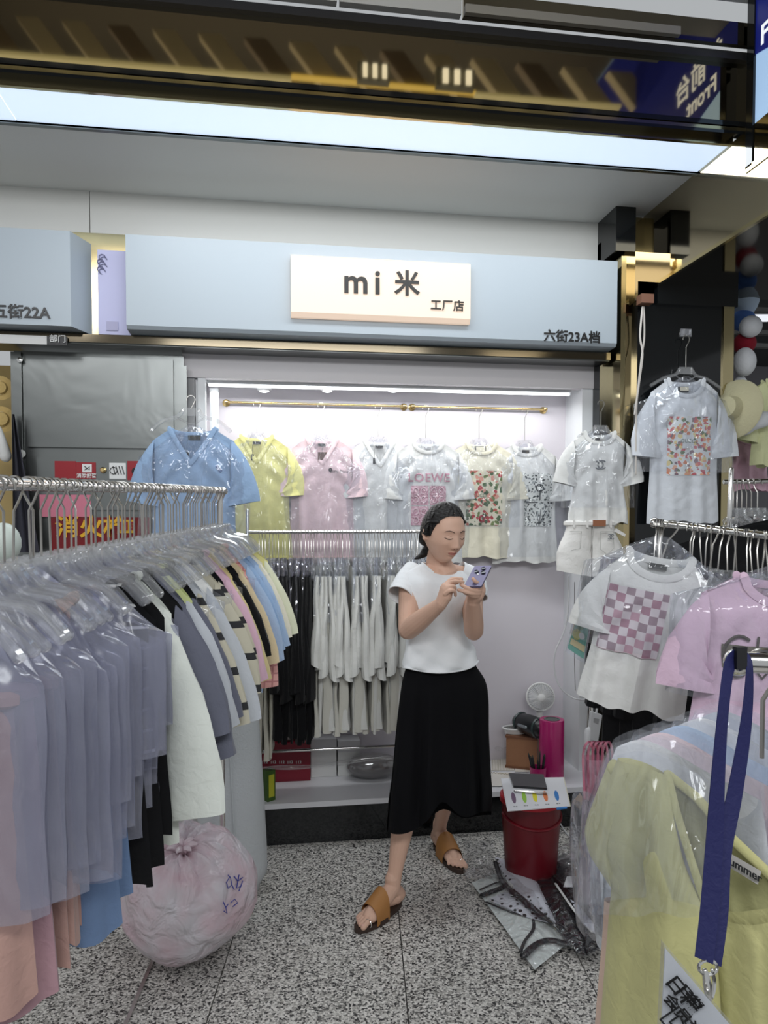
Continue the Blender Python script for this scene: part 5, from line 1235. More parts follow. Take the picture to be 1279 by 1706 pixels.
md2 = bo.modifiers.new('s', 'SMOOTH'); md2.factor = .5; md2.iterations = 2
bpy.context.view_layer.update()
me = bpy.data.meshes.new_from_object(bo.evaluated_get(bpy.context.evaluated_depsgraph_get()))
bpy.data.objects.remove(bo)
me.materials.clear(); me.materials.append(SKIN); me.polygons.foreach_set('use_smooth', [True]*len(me.polygons))
me.transform(Matrix.Translation(-WL[pe.name])); me.name = 'body'
body = bpy.data.objects.new('body', me); COL.objects.link(body); body.parent = pe; WL[body.name] = WL[pe.name]
# face details
def fp(x, z, off=.0):              # point on the face at local x,z
    dz = z/.112; r = math.sqrt(max(0, 1-dz*dz)); xx = x/.074
    if z < -.02: k = min((-.02-z)/.09, 1); xx = x/(.074*(1-.36*k**1.4))
    y = -math.sqrt(max(0, r*r-xx*xx)); p = headp((xx, y, dz)); return headw(p+Vector((0, -off, 0)))
HAIR = nt('hair_black')
def hairmat():
    m, t, b = HAIR; b.inputs['Base Color'].default_value = (.008, .0065, .006, 1); b.inputs['Roughness'].default_value = .38; b.inputs['Specular IOR Level'].default_value = .3
    tc = t.nodes.new('ShaderNodeTexCoord'); mp = t.nodes.new('ShaderNodeMapping'); mp.inputs['Scale'].default_value = (10, 2, 60); mp.inputs['Rotation'].default_value = (.3, .5, 0); n = t.nodes.new('ShaderNodeTexNoise'); n.inputs['Scale'].default_value = 6
    link(t, tc.outputs['Object'], mp.inputs[0]); link(t, mp.outputs[0], n.inputs['Vector']); bp = t.nodes.new('ShaderNodeBump'); bp.inputs['Distance'].default_value = .004; link(t, n.outputs[0], bp.inputs['Height']); link(t, bp.outputs[0], b.inputs['Normal']); return m
hairmat()
BROW = plain('brow_brown', C(52, 38, 34), .8); LASH = plain('lash_dark', C(30, 22, 20), .7); LIP = plain('lip_rose', C(172, 108, 100), .45)
for s in (-1, 1):
    m = MB().sweep([fp(s*x, z, .0012) for x, z in ((.014, .0255), (.022, .029), (.031, .0305), (.040, .028), (.046, .024))], [.0016, .0022, .0022, .0017, .0008], 6, .6, HR @ Vector((0, 0, 1))); m.obj('eyebrow', BROW, pe)
    m = MB().sweep([fp(s*x, z, .0010) for x, z in ((.0175, .0025), (.024, -.0005), (.031, -.0015), (.038, .000), (.045, .0035))], [.0010, .0013, .0015, .0015, .0009], 6); m.obj('eyelashes', LASH, pe)
    m = MB().sweep([fp(s*x, z, .0004) for x, z in ((.019, .0085), (.031, .0125), (.043, .009))], .0006, 5); m.obj('eyelid_crease', plain('crease', C(150, 104, 88), .7), pe)
m = MB()
m.sweep([fp(x, z, -.0005) for x, z in ((-.020, -.0585), (-.010, -.0555), (0, -.0562), (.010, -.0555), (.020, -.0585))], [.0012, .0026, .0026, .0026, .0012], 8, .8)
m.sweep([fp(x, z, -.0005) for x, z in ((-.018, -.0592), (-.009, -.0625), (0, -.0635), (.009, -.0625), (.018, -.0592))], [.0012, .003, .0034, .003, .0012], 8, .8)
m.obj('lips', LIP, pe)
m = MB().sweep([fp(x, -.0588, .0016) for x in (-.018, -.009, 0, .009, .018)], .0007, 5); m.obj('lip_line', plain('lip_dark', C(110, 62, 58), .7), pe)
m = MB()
for s in (-1, 1): m.ball(fp(s*.0065, -.0375, .001), (.0028, .0018, .0016), 8, HR)
m.obj('nostrils', plain('lip_dark', None), pe)
# hair cap: pulled back from a centre parting, over the ears, gathered low
m = MB(); nU, nV = 80, 60
def hairf(u, v, k=1.0):
    # u: around from face-left over the top to face-right ; v: front hairline -> nape
    a = PI*(-.5+u)*(1.02+.5*sst(.38, .7, v))                       # -..+ angle from vertical in x-z plane
    # front hairline direction
    sx_, cz_ = math.sin(a), math.cos(a)
    hy = -.84+.66*math.sqrt((a/(PI*.58))**2+.05)       # front limit of y on the unit sphere, receding towards the ears
    ye = hy+(1.0-hy)*v
    r = math.sqrt(max(0, 1-min(abs(ye), .9999)**2))
    d = (sx_*r, ye, cz_*r)
    p = headp(d) if ye > -.1 else Vector((.074*d[0], .093*d[1], .112*d[2]))
    thick = .005+.009*sst(0, .25, v)*(1-.6*sst(.6, 1, v))
    part = math.exp(-(a/.06)**2)*(1-sst(.25, .6, v)); n_ = Vector((d[0], d[1], d[2]))
    ripple = .0012*math.sin(60*v+25*abs(a))*(1-v)
    return headw(p+n_*((thick-.004*part+ripple)*k))
m.grid(lambda u, v: hairf(u, v), nU, nV); m.grid(lambda u, v: hairf(u, v, .05), nU, nV, True)
for e_ in (0, 1): m.grid(lambda u, v: hairf(u, 0, 1-.95*v) if e_ == 0 else hairf(1-u, 1, 1-.95*v), nU, 3)
m.grid(lambda u, v: hairf(0, v, 1-.95*u), 3, nV); m.grid(lambda u, v: hairf(1, v, .05+.95*u), 3, nV)
h_ = m.obj('hair', HAIR[0], pe)
# side masses sweeping back over the ears to the nape, and the low tail
nape = headw(Vector((0, .072, -.066)))
for s in (-1, 1):
    m = MB()
    for q in range(3):
        z0 = .050-.015*q; y0 = -.046+.014*q; x0 = .066+.010*min(q, 2)/2
        m.sweep(smooth_path([headw(Vector((s*x0*.93, y0, z0+.006))), headw(Vector((s*.077, y0+.045, z0-.008))), headw(Vector((s*.060, .055, -.034-.004*q))), nape], 12), [.005, .006, .007, .008, .009, .010, .011, .012, .013, .014, .014, .013, .012], 8)
    m.obj('hair_side', HAIR[0], pe)
tl = MB().sweep(smooth_path([nape, D(711, 917, 2.90), D(703, 925, 2.90), D(691, 931, 2.88)], 14), [.020, .021, .021, .021, .021, .020, .019, .018, .016, .014, .012, .010, .008, .005, .003], 14); tl.obj('ponytail', HAIR[0], pe)
MB().sweep([nape+(D(711, 917, 2.90)-nape)*.25+Vector((0, 0, 0))+HR @ Vector((.021*math.cos(a), 0, .021*math.sin(a))) for a in [k*2*PI/16 for k in range(16)]], .004, 6, closed=True).obj('hair_tie', BLACK, pe)
# t-shirt: lofted torso + sleeves
TSH = nt('shirt_white')
def shirtmat():
    m, t, b = TSH; b.inputs['Base Color'].default_value = C(238, 240, 242); b.inputs['Roughness'].default_value = .85
    bump(t, b, 26, .003); return m
shirtmat()
rows = [ # y, left px, right px, distance of the middle, half thickness, turn (right side further by)
 (938, 703, 751, 2.880, .050, .07), (946, 686, 772, 2.880, .060, .10), (956, 674, 785, 2.878, .070, .12), (970, 674, 787, 2.875, .092, .12), (992, 680, 786, 2.872, .104, .12), (1012, 686, 780, 2.872, .108, .12), (1036, 685, 773, 2.876, .102, .11),
 (1060, 678, 777, 2.880, .098, .11), (1084, 673, 790, 2.885, .102, .12), (1101, 671, 795, 2.886, .110, .12), (1109, 670, 796, 2.885, .114, .12)]
def loftpx(rows, nu, nv, foldfn=None, tilt=None, close_top=False):
    m = MB()
    def f(u, v):
        a = 2*PI*u; r_ = [cat([r[k] for r in rows], v) for k in range(6)]
        y, xl, xr, d, th, tn = r_; cx = (xl+xr)/2; hw = (xr-xl)/2
        px = cx+hw*math.cos(a)*1.0; dd = d+tn*.5*math.cos(a)-th*math.copysign(abs(math.sin(a))**.62, math.sin(a))
        # widen by perspective: keep silhouette in pixels
        if foldfn: px_o, y_o, d_o = foldfn(a, v)
        else: px_o = y_o = d_o = 0
        yy = y+(tilt(a, v) if tilt else 0)
        return D(px+px_o, yy+y_o, dd+d_o)
    m.grid(f, nu, nv); return m, f
def sh_fold(a, v):
    q = max(0, math.sin(a))
    d = -.012*math.exp(-((v-.30)/.14)**2)*q*(math.exp(-((a-1.05)/.38)**2)+math.exp(-((a-2.05)/.38)**2))*1.8      # bust
    d += .006*math.sin(34*v+5*a)*sst(.55, .85, v)*q+.004*math.sin(22*v-7*a)*sst(.45, .7, v)
    return (1.2*math.sin(26*v+2*a)*sst(.5, .8, v), 0, d)
def neckdip(a, v):
    k = max(0, 1-v*3.2); return 17*k**1.5*math.exp(-((a-PI*.5)/.75)**2)
def hemdip(a, v):
    return neckdip(a, v)+sst(.55, 1, v)*(12*math.exp(-((a-PI*.5)/.95)**2)-9*math.exp(-(a/.5)**2)-9*math.exp(-((a-2*PI)/.5)**2)+2*math.exp(-((a-PI)/.5)**2))
m, f_ = loftpx(rows, 72, 56, sh_fold, hemdip)
m.obj('t_shirt', TSH[0], pe, merge=.0003)
m = MB().sweep([f_(k/60, 0)-fw*.001 for k in range(60)], .0045, 8, closed=True); m.obj('shirt_collar', TSH[0], pe)
m = MB().sweep([f_(k/60, 1) for k in range(60)], .003, 6, closed=True); m.obj('shirt_hem', TSH[0], pe)
for nm, P, R_ in (('shirt_sleeve', [D(692, 951, 2.86), D(681, 966, 2.83), D(673, 980, 2.80), D(667, 992, 2.775)], [.048, .051, .051, .051]), ('shirt_sleeve', [D(764, 953, 2.92), D(785, 964, 2.93), D(792, 980, 2.90), D(792, 994, 2.88)], [.046, .048, .048, .047])):
    m = MB(); m.sweep(smooth_path(P, 16), [cat(R_, i/16)+.0012*math.sin(i*2.2) for i in range(17)], 26, caps=False); m.f = m.f[:-2]
    m.obj(nm, TSH[0], pe)
    q = smooth_path(P, 16); t_ = (q[-1]-q[-2]).normalized(); n_ = t_.orthogonal().normalized(); b_ = t_.cross(n_)
    MB().sweep([q[-1]+(n_*math.cos(a)+b_*math.sin(a))*(R_[-1]) for a in [k*2*PI/26 for k in range(26)]], .0028, 6, closed=True).obj('sleeve_hem', TSH[0], pe)
# skirt
rowsK = [(1086, 683, 782, 2.895, .062, .12), (1108, 677, 792, 2.893, .078, .13), (1134, 670, 808, 2.890, .110, .13), (1165, 665, 813, 2.885, .130, .12), (1220, 658, 813, 2.875, .140, .10), (1280, 652, 815, 2.86, .150, .10), (1325, 645, 817, 2.85, .155, .12), (1366, 640, 816, 2.85, .158, .14)]
def sk_fold(a, v):
    k = sst(.15, 1, v); return (3.0*k*math.sin(6*a+2*v), 0, .018*k*math.sin(9*a+1.5)+.012*k*math.sin(15*a+4*v))
def sk_hem(a, v):
    k = sst(.7, 1, v)
    front = max(0, math.sin(a)); x = math.cos(a)
    dy = 24*math.exp(-((x+.72)/.42)**2)-30*math.exp(-((x-.14)/.22)**2)-14*sst(.3, 1, x)
    return k*dy*(1 if front > 0 else .6)
m, g_ = loftpx(rowsK, 96, 48, sk_fold, sk_hem)
m.obj('skirt', plain('skirt_black', C(13, 13, 16), .9, spec=.15), pe, merge=.0003)
# sandals
SOLE = plain('sole_brown', C(58, 42, 34), .6); TANL = plain('leather_tan', C(168, 116, 62), .55, 0, 90, .0008)
for q, an, w in ((qF, ankF, 'pale'), (qR, ankR, 'dim')):
    sd = 'sandal'
    m = MB(); P = []
    for k in range(40):
        a = 2*PI*k/40; x = math.copysign(abs(math.cos(a))**.8, math.cos(a)); y = math.copysign(abs(math.sin(a))**.8, math.sin(a))
        wd = .043 if x > 0 else .033; P.append(q(.485+.545*x, wd*y*(1-.12*x*x)*1.0+(.004 if x > 0 else 0), -.018+.001))
    m.poly(P, (0, 0, .018)); o = m.obj('sandal_sole', SOLE, pe, False)
    m = MB(); N_ = 24
    def st(u, v):
        a = PI*(-.04+1.08*u); x = .38+.30*v+.06*(1-u)
        rr_ = .046-.001*v; hh = (.104-.040*v); return q(x, .000+rr_*math.cos(a), -.008+hh*max(0, math.sin(a))**.62)
    m.grid(st, N_, 10); m.grid(lambda u, v: st(u, v)+Vector((0, 0, -.0025)), N_, 10, True)
    m.obj('sandal_strap', TANL, pe)
    c = q(.86, .027, .009); ax = (q(1, .027, 0)-q(0, .027, 0)).normalized(); n_ = Vector((0, 0, 1)); b_ = ax.cross(n_)
    MB().sweep([c+(n_*math.cos(a)+b_*math.sin(a))*.0145 for a in [k*2*PI/16 for k in range(16)]], .0028, 6, closed=True).obj('toe_ring', CHROME, pe)
    for j, (b, e, r) in enumerate(((.026, 1.0, .0115), (.009, .985, .0085), (-.004, .95, .008), (-.017, .905, .0078), (-.029, .85, .0078))):
        MB().ball(q(e-.012, b*1.1, .008+r*.82), (r*.55, r*.55, r*.28), 8).obj('toenail', plain('nail', C(222, 178, 162), .3), pe)
# phone in her hands
ph_ = thing('phone', 'lilac phone with three dark lenses held in both hands', 'phone', D(796, 960, 2.575))
Q = [D(790, 943, 2.625), D(819, 942, 2.61), D(803, 975, 2.54), D(772, 977.5, 2.555)]
ex_ = (Q[1]-Q[0]); ez_ = (Q[0]-Q[3]); nn_ = ex_.cross(ez_).normalized()
if nn_.dot(fw) > 0: nn_ = -nn_
def pq(u, v, o=0): return Q[0]+ex_*u-ez_*v+nn_*o
m = MB(); P = []
for cx, cy, a0 in ((.9, .06, -90), (.9, .94, 0), (.1, .94, 90), (.1, .06, 180)):
    for k in range(5): a = math.radians(a0+90*k/4); P.append(pq(cx+.1*math.cos(a), cy+.06*math.sin(a), 0))
m.poly(P, -nn_*.008); m.obj('phone_body', plain('phone_lilac', C(98, 92, 122), .35, .2), ph_, False)
m = MB(); P = [pq(.06+.88*u, .04+.92*v, -.0085) for u, v in ((0, 0), (1, 0), (1, 1), (0, 1))]; m.poly(P, -nn_*.0005); m.obj('screen', emis('phone_screen', (.8, .85, .9, 1), .5), ph_, False)
for u, v in ((.30, .30), (.62, .16), (.72, .36)): MB().lathe([(.0085, 0), (.0085, .0025), (.006, .003)], pq(u, v, 0), 16, nn_).obj('lens', plain('lens_dark', C(26, 28, 40), .15), ph_)
MB().lathe([(.004, 0), (.004, .0012)], pq(.45, .42, 0), 10, nn_).obj('flash', WHITEP, ph_)

# ================================================================== things on the ledge at the right
LZ = .2
def onl(px, py, z=LZ): return Zp(px, py, z)
# small round desk fan
fcn = Yp(900, 1161, 3.66); fb_ = Vector((fcn.x+.01, 3.69, LZ))
t = thing('desk_fan', 'small white round desk fan standing on the ledge behind the red stool', 'fan', fb_)
ax = Vector((-.15, -1, .12)).normalized(); qq = ax.to_track_quat('Z', 'Y'); RF = .073
m = MB()
for k in range(44):
    a = 2*PI*k/44; e = Vector((math.cos(a), math.sin(a), 0))
    m.sweep([fcn+qq @ (e*.018+Vector((0, 0, .026))), fcn+qq @ (e*.05+Vector((0, 0, .022))), fcn+qq @ (e*RF+Vector((0, 0, .004)))], .0011, 4, caps=False)
m.obj('front_grille', WHITEP, t)
MB().sweep([fcn+qq @ Vector((RF*math.cos(a), RF*math.sin(a), 0)) for a in [k*2*PI/32 for k in range(32)]], .0048, 8, closed=True).obj('rim', WHITEP, t)
MB().lathe([(.019, .020), (.019, .027), (.012, .030)], fcn, 20, ax).obj('hub', WHITEP, t)
m = MB()
for k in range(5):
    a = 2*PI*k/5; 
    def bl(u, v): 
        aa = a+.9*u; r = .014+.048*v; return fcn+qq @ Vector((r*math.cos(aa), r*math.sin(aa), .002+.012*u))
    m.grid(bl, 6, 5)
m.obj('blades', plain('blade_white', C(205, 205, 208), .4), t)
MB().lathe([(.06, -.024), (RF, -.004), (RF, 0)], fcn, 24, ax).obj('back_shell', plain('blade_white', None), t)
MB().sweep([fcn-ax*.02-Vector((0, 0, .02)), Vector((fb_.x, fb_.y, LZ+.02))], [.016, .02], 12).obj('neck', WHITEP, t)
MB().lathe([(.05, 0), (.05, .012), (.02, .02)], fb_, 24).obj('base', WHITEP, t)
# cardboard/wood crate with grey-lidded tub, black speaker
t = thing('wooden_crate', 'small brown wooden box on the ledge under the black speaker', 'box', onl(868, 1262))
WOOD = plain('box_wood', C(150, 106, 74), .6, 0, 40, .002)
a = Yp(850, 1190, 3.62); b = Yp(900, 1264, 3.60); c0 = Vector((a.x, 3.64, LZ))
ang = math.radians(-28); Mw = Matrix.Translation((a.x+.075, 3.635, LZ+.001)) @ Matrix.Rotation(ang, 4, 'Z')
MB().box((-.08, -.05, 0), (.08, .05, .175), Mw).obj('box_body', WOOD, t, False)
MB().box((-.084, -.054, .0), (.084, .054, .016), Mw).obj('box_trim', plain('box_wood_dark', C(116, 76, 52), .6), t, False); MB().box((-.084, -.054, .165), (.084, .054, .177), Mw).obj('box_trim', plain('box_wood_dark', None), t, False)
t = thing('tub', 'grey tub with a white rim standing on the wooden box', 'tub', Vector((a.x+.05, 3.655, LZ+.178)))
tc_ = Vector((a.x+.050, 3.665, LZ+.179))
def oval(rx, ry, z, n=28): return [tc_+Vector((rx*math.cos(2*PI*k/n), ry*math.sin(2*PI*k/n), z)) for k in range(n)]
m = MB(); m.add(oval(.066, .036, 0)+oval(.074, .042, .026), [(i, (i+1) % 28, 28+(i+1) % 28, 28+i) for i in range(28)]+[tuple(range(27, -1, -1))]); m.obj('tub_body', WHITEP, t)
m = MB().sweep(oval(.075, .043, .027), .005, 8, closed=True); m.obj('rim', WHITEP, t)
m = MB(); m.add(oval(.070, .039, .020), [tuple(range(28))]); m.obj('lid', plain('lid_grey', C(110, 106, 104), .6), t)
t = thing('speaker', 'black cylindrical portable speaker lying on the wooden box', 'speaker', D(882, 1208, 3.45))
a_, b_ = D(868, 1203, 3.83), D(898, 1213, 3.70); MB().sweep([a_, a_.lerp(b_, .5), b_], [.050, .053, .050], 28).obj('speaker_body', plain('speaker_black', C(24, 26, 28), .3), t)
for p_, s_ in ((a_, -1), (b_, 1)): MB().lathe([(.051, -.006), (.055, 0), (.051, .008), (.02, .009)], p_, 24, (b_-a_).normalized()*s_).obj('end_ring', plain('speaker_green', C(44, 60, 58), .25), t)
e_ = (b_-a_).normalized(); m_ = (a_+b_)/2; nn_ = -fw; nn_ = (nn_-e_*nn_.dot(e_)).normalized(); on_plane(text_mesh('SOUND', .022, .0006, .0004), m_+nn_*.0495, e_, nn_.cross(e_), nn_).obj('speaker_panel', plain('panel_grey', C(120, 124, 128), .4), t, False) if False else None
MB().sweep([m_+nn_*.050+e_*x for x in (-.03, .03)], .009, 8).obj('control_strip', plain('panel_silver', C(140, 146, 150), .3, .6), t)
# magenta roll standing on the ledge
MAG = plain('magenta_film', C(172, 36, 104), .22, 0, 30, .001)
rb_ = onl(920, 1282); rb_.y = max(rb_.y, 3.40); hT = .37
t = thing('magenta_roll', 'tall magenta film roll standing on the ledge', 'roll', rb_)
rz = 0.062; rbx = Yp(919, 1200, 3.46).x; rc = Vector((rbx, 3.46, LZ)); top_z = Yp(919, 1198, 3.46).z
MB().lathe([(rz*.98, 0), (rz, .004), (rz, top_z-LZ-.004), (rz*.97, top_z-LZ), (.040, top_z-LZ), (.040, top_z-LZ-.06)], rc, 36).obj('film_body', MAG, t)
MB().lathe([(.040, 0), (.040, .003), (.033, .003), (.033, -.05)], rc+Vector((0, 0, top_z-LZ-.001)), 28).obj('core', plain('core_grey', C(90, 96, 94), .7), t)
# pen cup with pens
pc = onl(896, 1312); pc = Vector((Yp(896, 1290, 3.385).x, 3.385, LZ))
t = thing('pen_cup', 'magenta pen cup full of black pens in front of the magenta roll', 'cup', pc)
MB().lathe([(.036, 0), (.041, .088), (.038, .088), (.034, .006)], pc, 28).obj('cup_body', MAG, t)
for k in range(7):
    a = k*.9; b = pc+Vector((.016*math.cos(a), .016*math.sin(a), .01)); e = pc+Vector((.040*math.cos(a)-.006, .034*math.sin(a), .135+.012*math.sin(k*2.3)))
    p_ = thing('pen', 'black pen standing in the magenta pen cup', 'pen', b, 'pens in the pen cup'); MB().sweep([b, e], .0045, 8).obj('barrel', BLACK, p_); MB().sweep([e, e+(e-b).normalized()*.012], [.0035, .002], 6).obj('cap', plain('pen_cap', C(40, 60, 50), .4), p_)
# clear film packets and ruled cards on the ledge
t = thing('card_sheets', 'white ruled card sheets lying on the ledge left of the pen cup', 'cards', onl(845, 1290))
for k, (x0, y0, x1, y1) in enumerate(((818, 1252, 856, 1284), (857, 1256, 885, 1286), (818, 1288, 850, 1310))):
    q = [onl(x0, y1, LZ+.002+.001*k), onl(x1, y1, LZ+.002+.001*k), onl(x1+2, y0, LZ+.002+.001*k), onl(x0, y0, LZ+.002+.001*k)]
    MB().hexa(q, (0, 0, .004)).obj('sheet', plain('sheet_white', C(228, 224, 216), .5), t, False)
m = MB()
for k in range(14): m.sweep([onl(820+2.6*k, 1283, LZ+.008), onl(821+2.6*k, 1256, LZ+.008)], .0007, 4, caps=False)
m.sweep([onl(818+2.4*k, 1286+(k % 2)*1.5+.25*k, LZ+.012) for k in range(28)], .0014, 4); m.obj('rule_lines', plain('rule_gold', C(170, 156, 120), .5), t)
t = thing('film_packets', 'loose clear film packets piled at the back of the ledge', 'packets', onl(840, 1240))
m = MB()
for k in range(6):
    c = onl(834+8*k % 30, 1232+4*k, LZ+.01+.006*k); m.grid(lambda u, v: c+Vector(((u-.5)*.16, (v-.5)*.09, .02*nz(u*4+k, v*4, k)+.006*k)), 10, 8)
m.obj('film_sheet', CLEARP, t)
# things under the centre rack on the ledge (left)
t = thing('red_gift_box', 'dark red box with small white lettering on the ledge under the centre rack', 'box', onl(475, 1262))
zt = LZ; yb = 3.60; a = Yp(432, 1240, yb); b = Yp(517, 1274, yb); 
MB().box((a.x, yb, LZ+.001), (b.x, yb+.13, a.z)).obj('box_body', plain('box_red', C(130, 16, 40), .45), t, False)
for k in range(5): on_plane(text_mesh('112', .020, .0005, .0004), Yp(441+14*k, 1270, yb-.002), (1, 0, 0), (0, 0, 1)).obj('digits', WHITEP, t, False)
t = thing('white_bundle', 'crumpled white packet lying on the dark red box', 'packet', Yp(478, 1234, 3.66)); c = Yp(478, 1231, 3.665); c.z = a.z+.032
m = MB(); m.grid(lambda u, v: c+Vector((.085*math.cos(2*PI*u)*math.sin(PI*v)**.6, .05*math.sin(2*PI*u)*math.sin(PI*v)**.6, .030*math.cos(PI*v)))*(1+.12*nz(u*5, v*5, 3)), 28, 18); m.obj('packet_body', cloth('cloth_packet', C(206, 204, 204)), t, merge=.0004)
for k, (x0, x1, y0, y1) in enumerate(((517, 561, 1233, 1276), (562, 600, 1236, 1276))):
    a2 = Yp(x0, y0, 3.64); b2 = Yp(x1, y1, 3.64); t = thing('white_carton', 'plain white carton on the ledge under the centre rack, ' + ('nearer the red box' if not k else 'further right'), 'carton', (a2.x, 3.64, LZ))
    MB().box((a2.x+.002, 3.64, LZ+.001), (b2.x-.002, 3.74, a2.z)).obj('carton_body', WHITEP, t, False); MB().box((a2.x+.001, 3.638, a2.z-.055), (b2.x-.001, 3.742, a2.z+.003)).obj('carton_lid', plain('carton_grey', C(206, 206, 208), .5), t, False)
t = thing('grey_cap', 'dark grey rounded bundle in a glossy clear bag on the ledge beside the skirt', 'bundle', Yp(618, 1262, 3.62)); c = Yp(622, 1262, 3.60); c.z = LZ+.062
m = MB().ball(c, (.135, .07, .062), 28); m.v = [(x, y, max(z, LZ+.001)) for x, y, z in m.v]; m.obj('bundle_body', plain('cloth_darkgrey', C(92, 86, 86), .8), t)
m = MB().ball(c, (.14, .075, .068), 28); m.v = [(x+.004*nz(x*30, z*30), y+.006*nz(x*30, z*30, 2), max(z, LZ+.002)) for x, y, z in m.v]; m.obj('clear_wrap', CLEARP, t)
t = thing('green_carton', 'small green and yellow carton on the ledge at the roll', 'carton', onl(446, 1320)); a = Yp(436, 1284, 3.36); b = Yp(459, 1318, 3.36)
Mg = Matrix.Translation(((a.x+b.x)/2, 3.375, LZ)) @ Matrix.Rotation(math.radians(35), 4, 'Z')
hh = a.z-LZ; MB().box((-.022, -.022, .001), (.022, .022, hh), Mg).obj('carton_body', plain('carton_green', C(60, 92, 30), .4), t, False); MB().box((-.015, -.0235, .02), (.015, -.022, hh-.02), Mg).obj('label', plain('carton_yellow', C(190, 190, 50), .4), t, False)
# glass shelf edge + rod under rack
# ================================================================== red stool with papers
st_b = Zp(884, 1432, 0); SD = 2.95
def px2(px, py, d): return D(px, py, d)
tz = D(886, 1345, 2.98).z; RS = .115
scx = D(884, 1400, 3.02); bc = Vector((scx.x, scx.y, 0))
t = thing('red_stool', 'round dark red ribbed plastic stool holding papers', 'stool', bc)
REDP = plain('stool_red', C(104, 12, 26), .3); htop = .365
m = MB(); n = 96; prof = [(.100, .0), (.104, .02), (.116, .20), (.120, .26), (.121, htop-.03)]
vv = []; 
for r, z in prof:
    for k in range(n): rr_ = r-(.0016 if k % 2 else 0); vv.append(bc+Vector((rr_*math.cos(2*PI*k/n), rr_*math.sin(2*PI*k/n), z+.001)))
m.add(vv, [(i*n+k, i*n+(k+1) % n, (i+1)*n+(k+1) % n, (i+1)*n+k) for i in range(len(prof)-1) for k in range(n)]+[tuple(range(n-1, -1, -1)), tuple((len(prof)-1)*n+k for k in range(n))]); m.obj('stool_body', REDP, t)
MB().lathe([(.122, htop-.03), (.130, htop-.026), (.130, htop-.006), (.124, htop), (.02, htop+.003)], bc, 48).obj('lid', plain('stool_lid', C(196, 26, 44), .3), t)
m = MB().sweep([bc+Vector((.1215*math.cos(a), .1215*math.sin(a), htop-.075-.03*math.sin(-a))) for a in [PI*(1+k/20) for k in range(21)]], .006, 8); m.obj('carry_handle', plain('stool_darkred', C(120, 14, 30), .35), t)
PAP = plain('paper_white', C(226, 226, 230), .6)
c4 = [(834, 1298), (938, 1296), (949, 1344), (845, 1352)]
zs = htop+.004
pq4 = [Zp(x, y, zs+.012) for x, y in c4]
t = thing('paper_stack', 'stack of colour chart sheets lying on the red stool', 'papers', Vector((bc.x, bc.y, zs)))
for k in range(3):
    z = zs+.004*k; Q4 = [Zp(x+(1.5 if k == 1 else 0), y, z+.001) for x, y in c4]
    MB().hexa([Q4[3], Q4[2], Q4[1], Q4[0]], (0, 0, .003)).obj('sheet', PAP if k != 1 else plain('paper_cream', C(220, 214, 190), .6), t, False)
def pp4(u, v, o=0): a = pq4[0].lerp(pq4[1], u); b = pq4[3].lerp(pq4[2], u); p = a.lerp(b, v); p.z = zs+.0122+o; return p
for k, (u, cc) in enumerate(((.14, C(112, 84, 112)), (.31, C(150, 200, 60)), (.48, C(232, 222, 40)), (.65, C(226, 126, 66)), (.83, C(46, 124, 196)))):
    P = [pp4(u+.035*math.cos(a), .62+.17*math.sin(a)) for a in [q*2*PI/16 for q in range(16)]]; MB().poly(P, (0, 0, .0005)).obj('colour_swatch', plain('swatch_%d' % k, cc, .5), t, False)
    p = pp4(u, .88, .0004); on_plane(text_mesh('色号', .009, .0001), p, pq4[1]-pq4[0], pq4[0]-pq4[3], Vector((0, 0, 1))).obj('letters', INK, t, False)
q = [pp4(.78, .93, -.006), pp4(.95, .92, -.006), pp4(.95, 1.0, -.006), pp4(.78, 1.01, -.006)]; MB().hexa([p_+Vector((0, -.0035, 0)) for p_ in q[::-1]], (0, 0, .004)).obj('blue_edge', plain('swatch_4', None), t, False)
t = thing('black_phone', 'black phone lying face down on the papers on the red stool', 'phone', pp4(.5, .2, .001))
m = MB(); P = [Zp(x, y, zs+.0135) for x, y in ((847, 1291), (905, 1293), (911, 1316), (855, 1312))]; P = [p_+(sum(P, Vector())/4-p_)*-.0 for p_ in P]
m.hexa([P[3], P[2], P[1], P[0]], (0, 0, .009)); m.obj('phone_body', plain('phone_black', C(28, 28, 32), .2), t, False)
pn = thing('silver_pen', 'silver pen lying beside the black phone on the papers', 'pen', pp4(.4, .4, .004)); MB().sweep([Zp(857, 1318, zs+.018), Zp(910, 1322, zs+.018)], .0045, 8).obj('barrel', CHROME, pn); MB().sweep([Zp(905, 1321.5, zs+.018), Zp(912, 1322.2, zs+.018)], [.004, .001], 8).obj('tip', BRASS, pn)

# ================================================================== clear-bagged tops on the floor
t = thing('bagged_shirt', 'white top with black trim in a clear bag spread on the floor', 'packed shirt', Zp(870, 1540, 0))
def fl(px, py, z=.004): return Zp(px, py, z)
W_ = [(785, 1474), (838, 1452), (900, 1470), (948, 1576), (890, 1622), (830, 1545)]
ctr = fl(866, 1530)
m = MB()
def quad2(c4_, nu, nv, fn): 
    def f(u, v):
        a = Vector(c4_[0]).lerp(Vector(c4_[1]), u); b = Vector(c4_[3]).lerp(Vector(c4_[2]), u); p = a.lerp(b, v); p.z += fn(u, v); return p
    return MB().grid(f, nu, nv)
c4a = [fl(785, 1474), fl(850, 1450), fl(948, 1574), fl(890, 1620)]
h1 = lambda u, v: .010+.010*math.sin(PI*u)*math.sin(PI*v)+.004*nz(u*6, v*6, 1)
C_PKW = cloth('cloth_packed_white', C(222, 228, 226))
q_ = quad2(c4a[::-1], 20, 20, h1); q_.obj('folded_cloth', C_PKW, t)
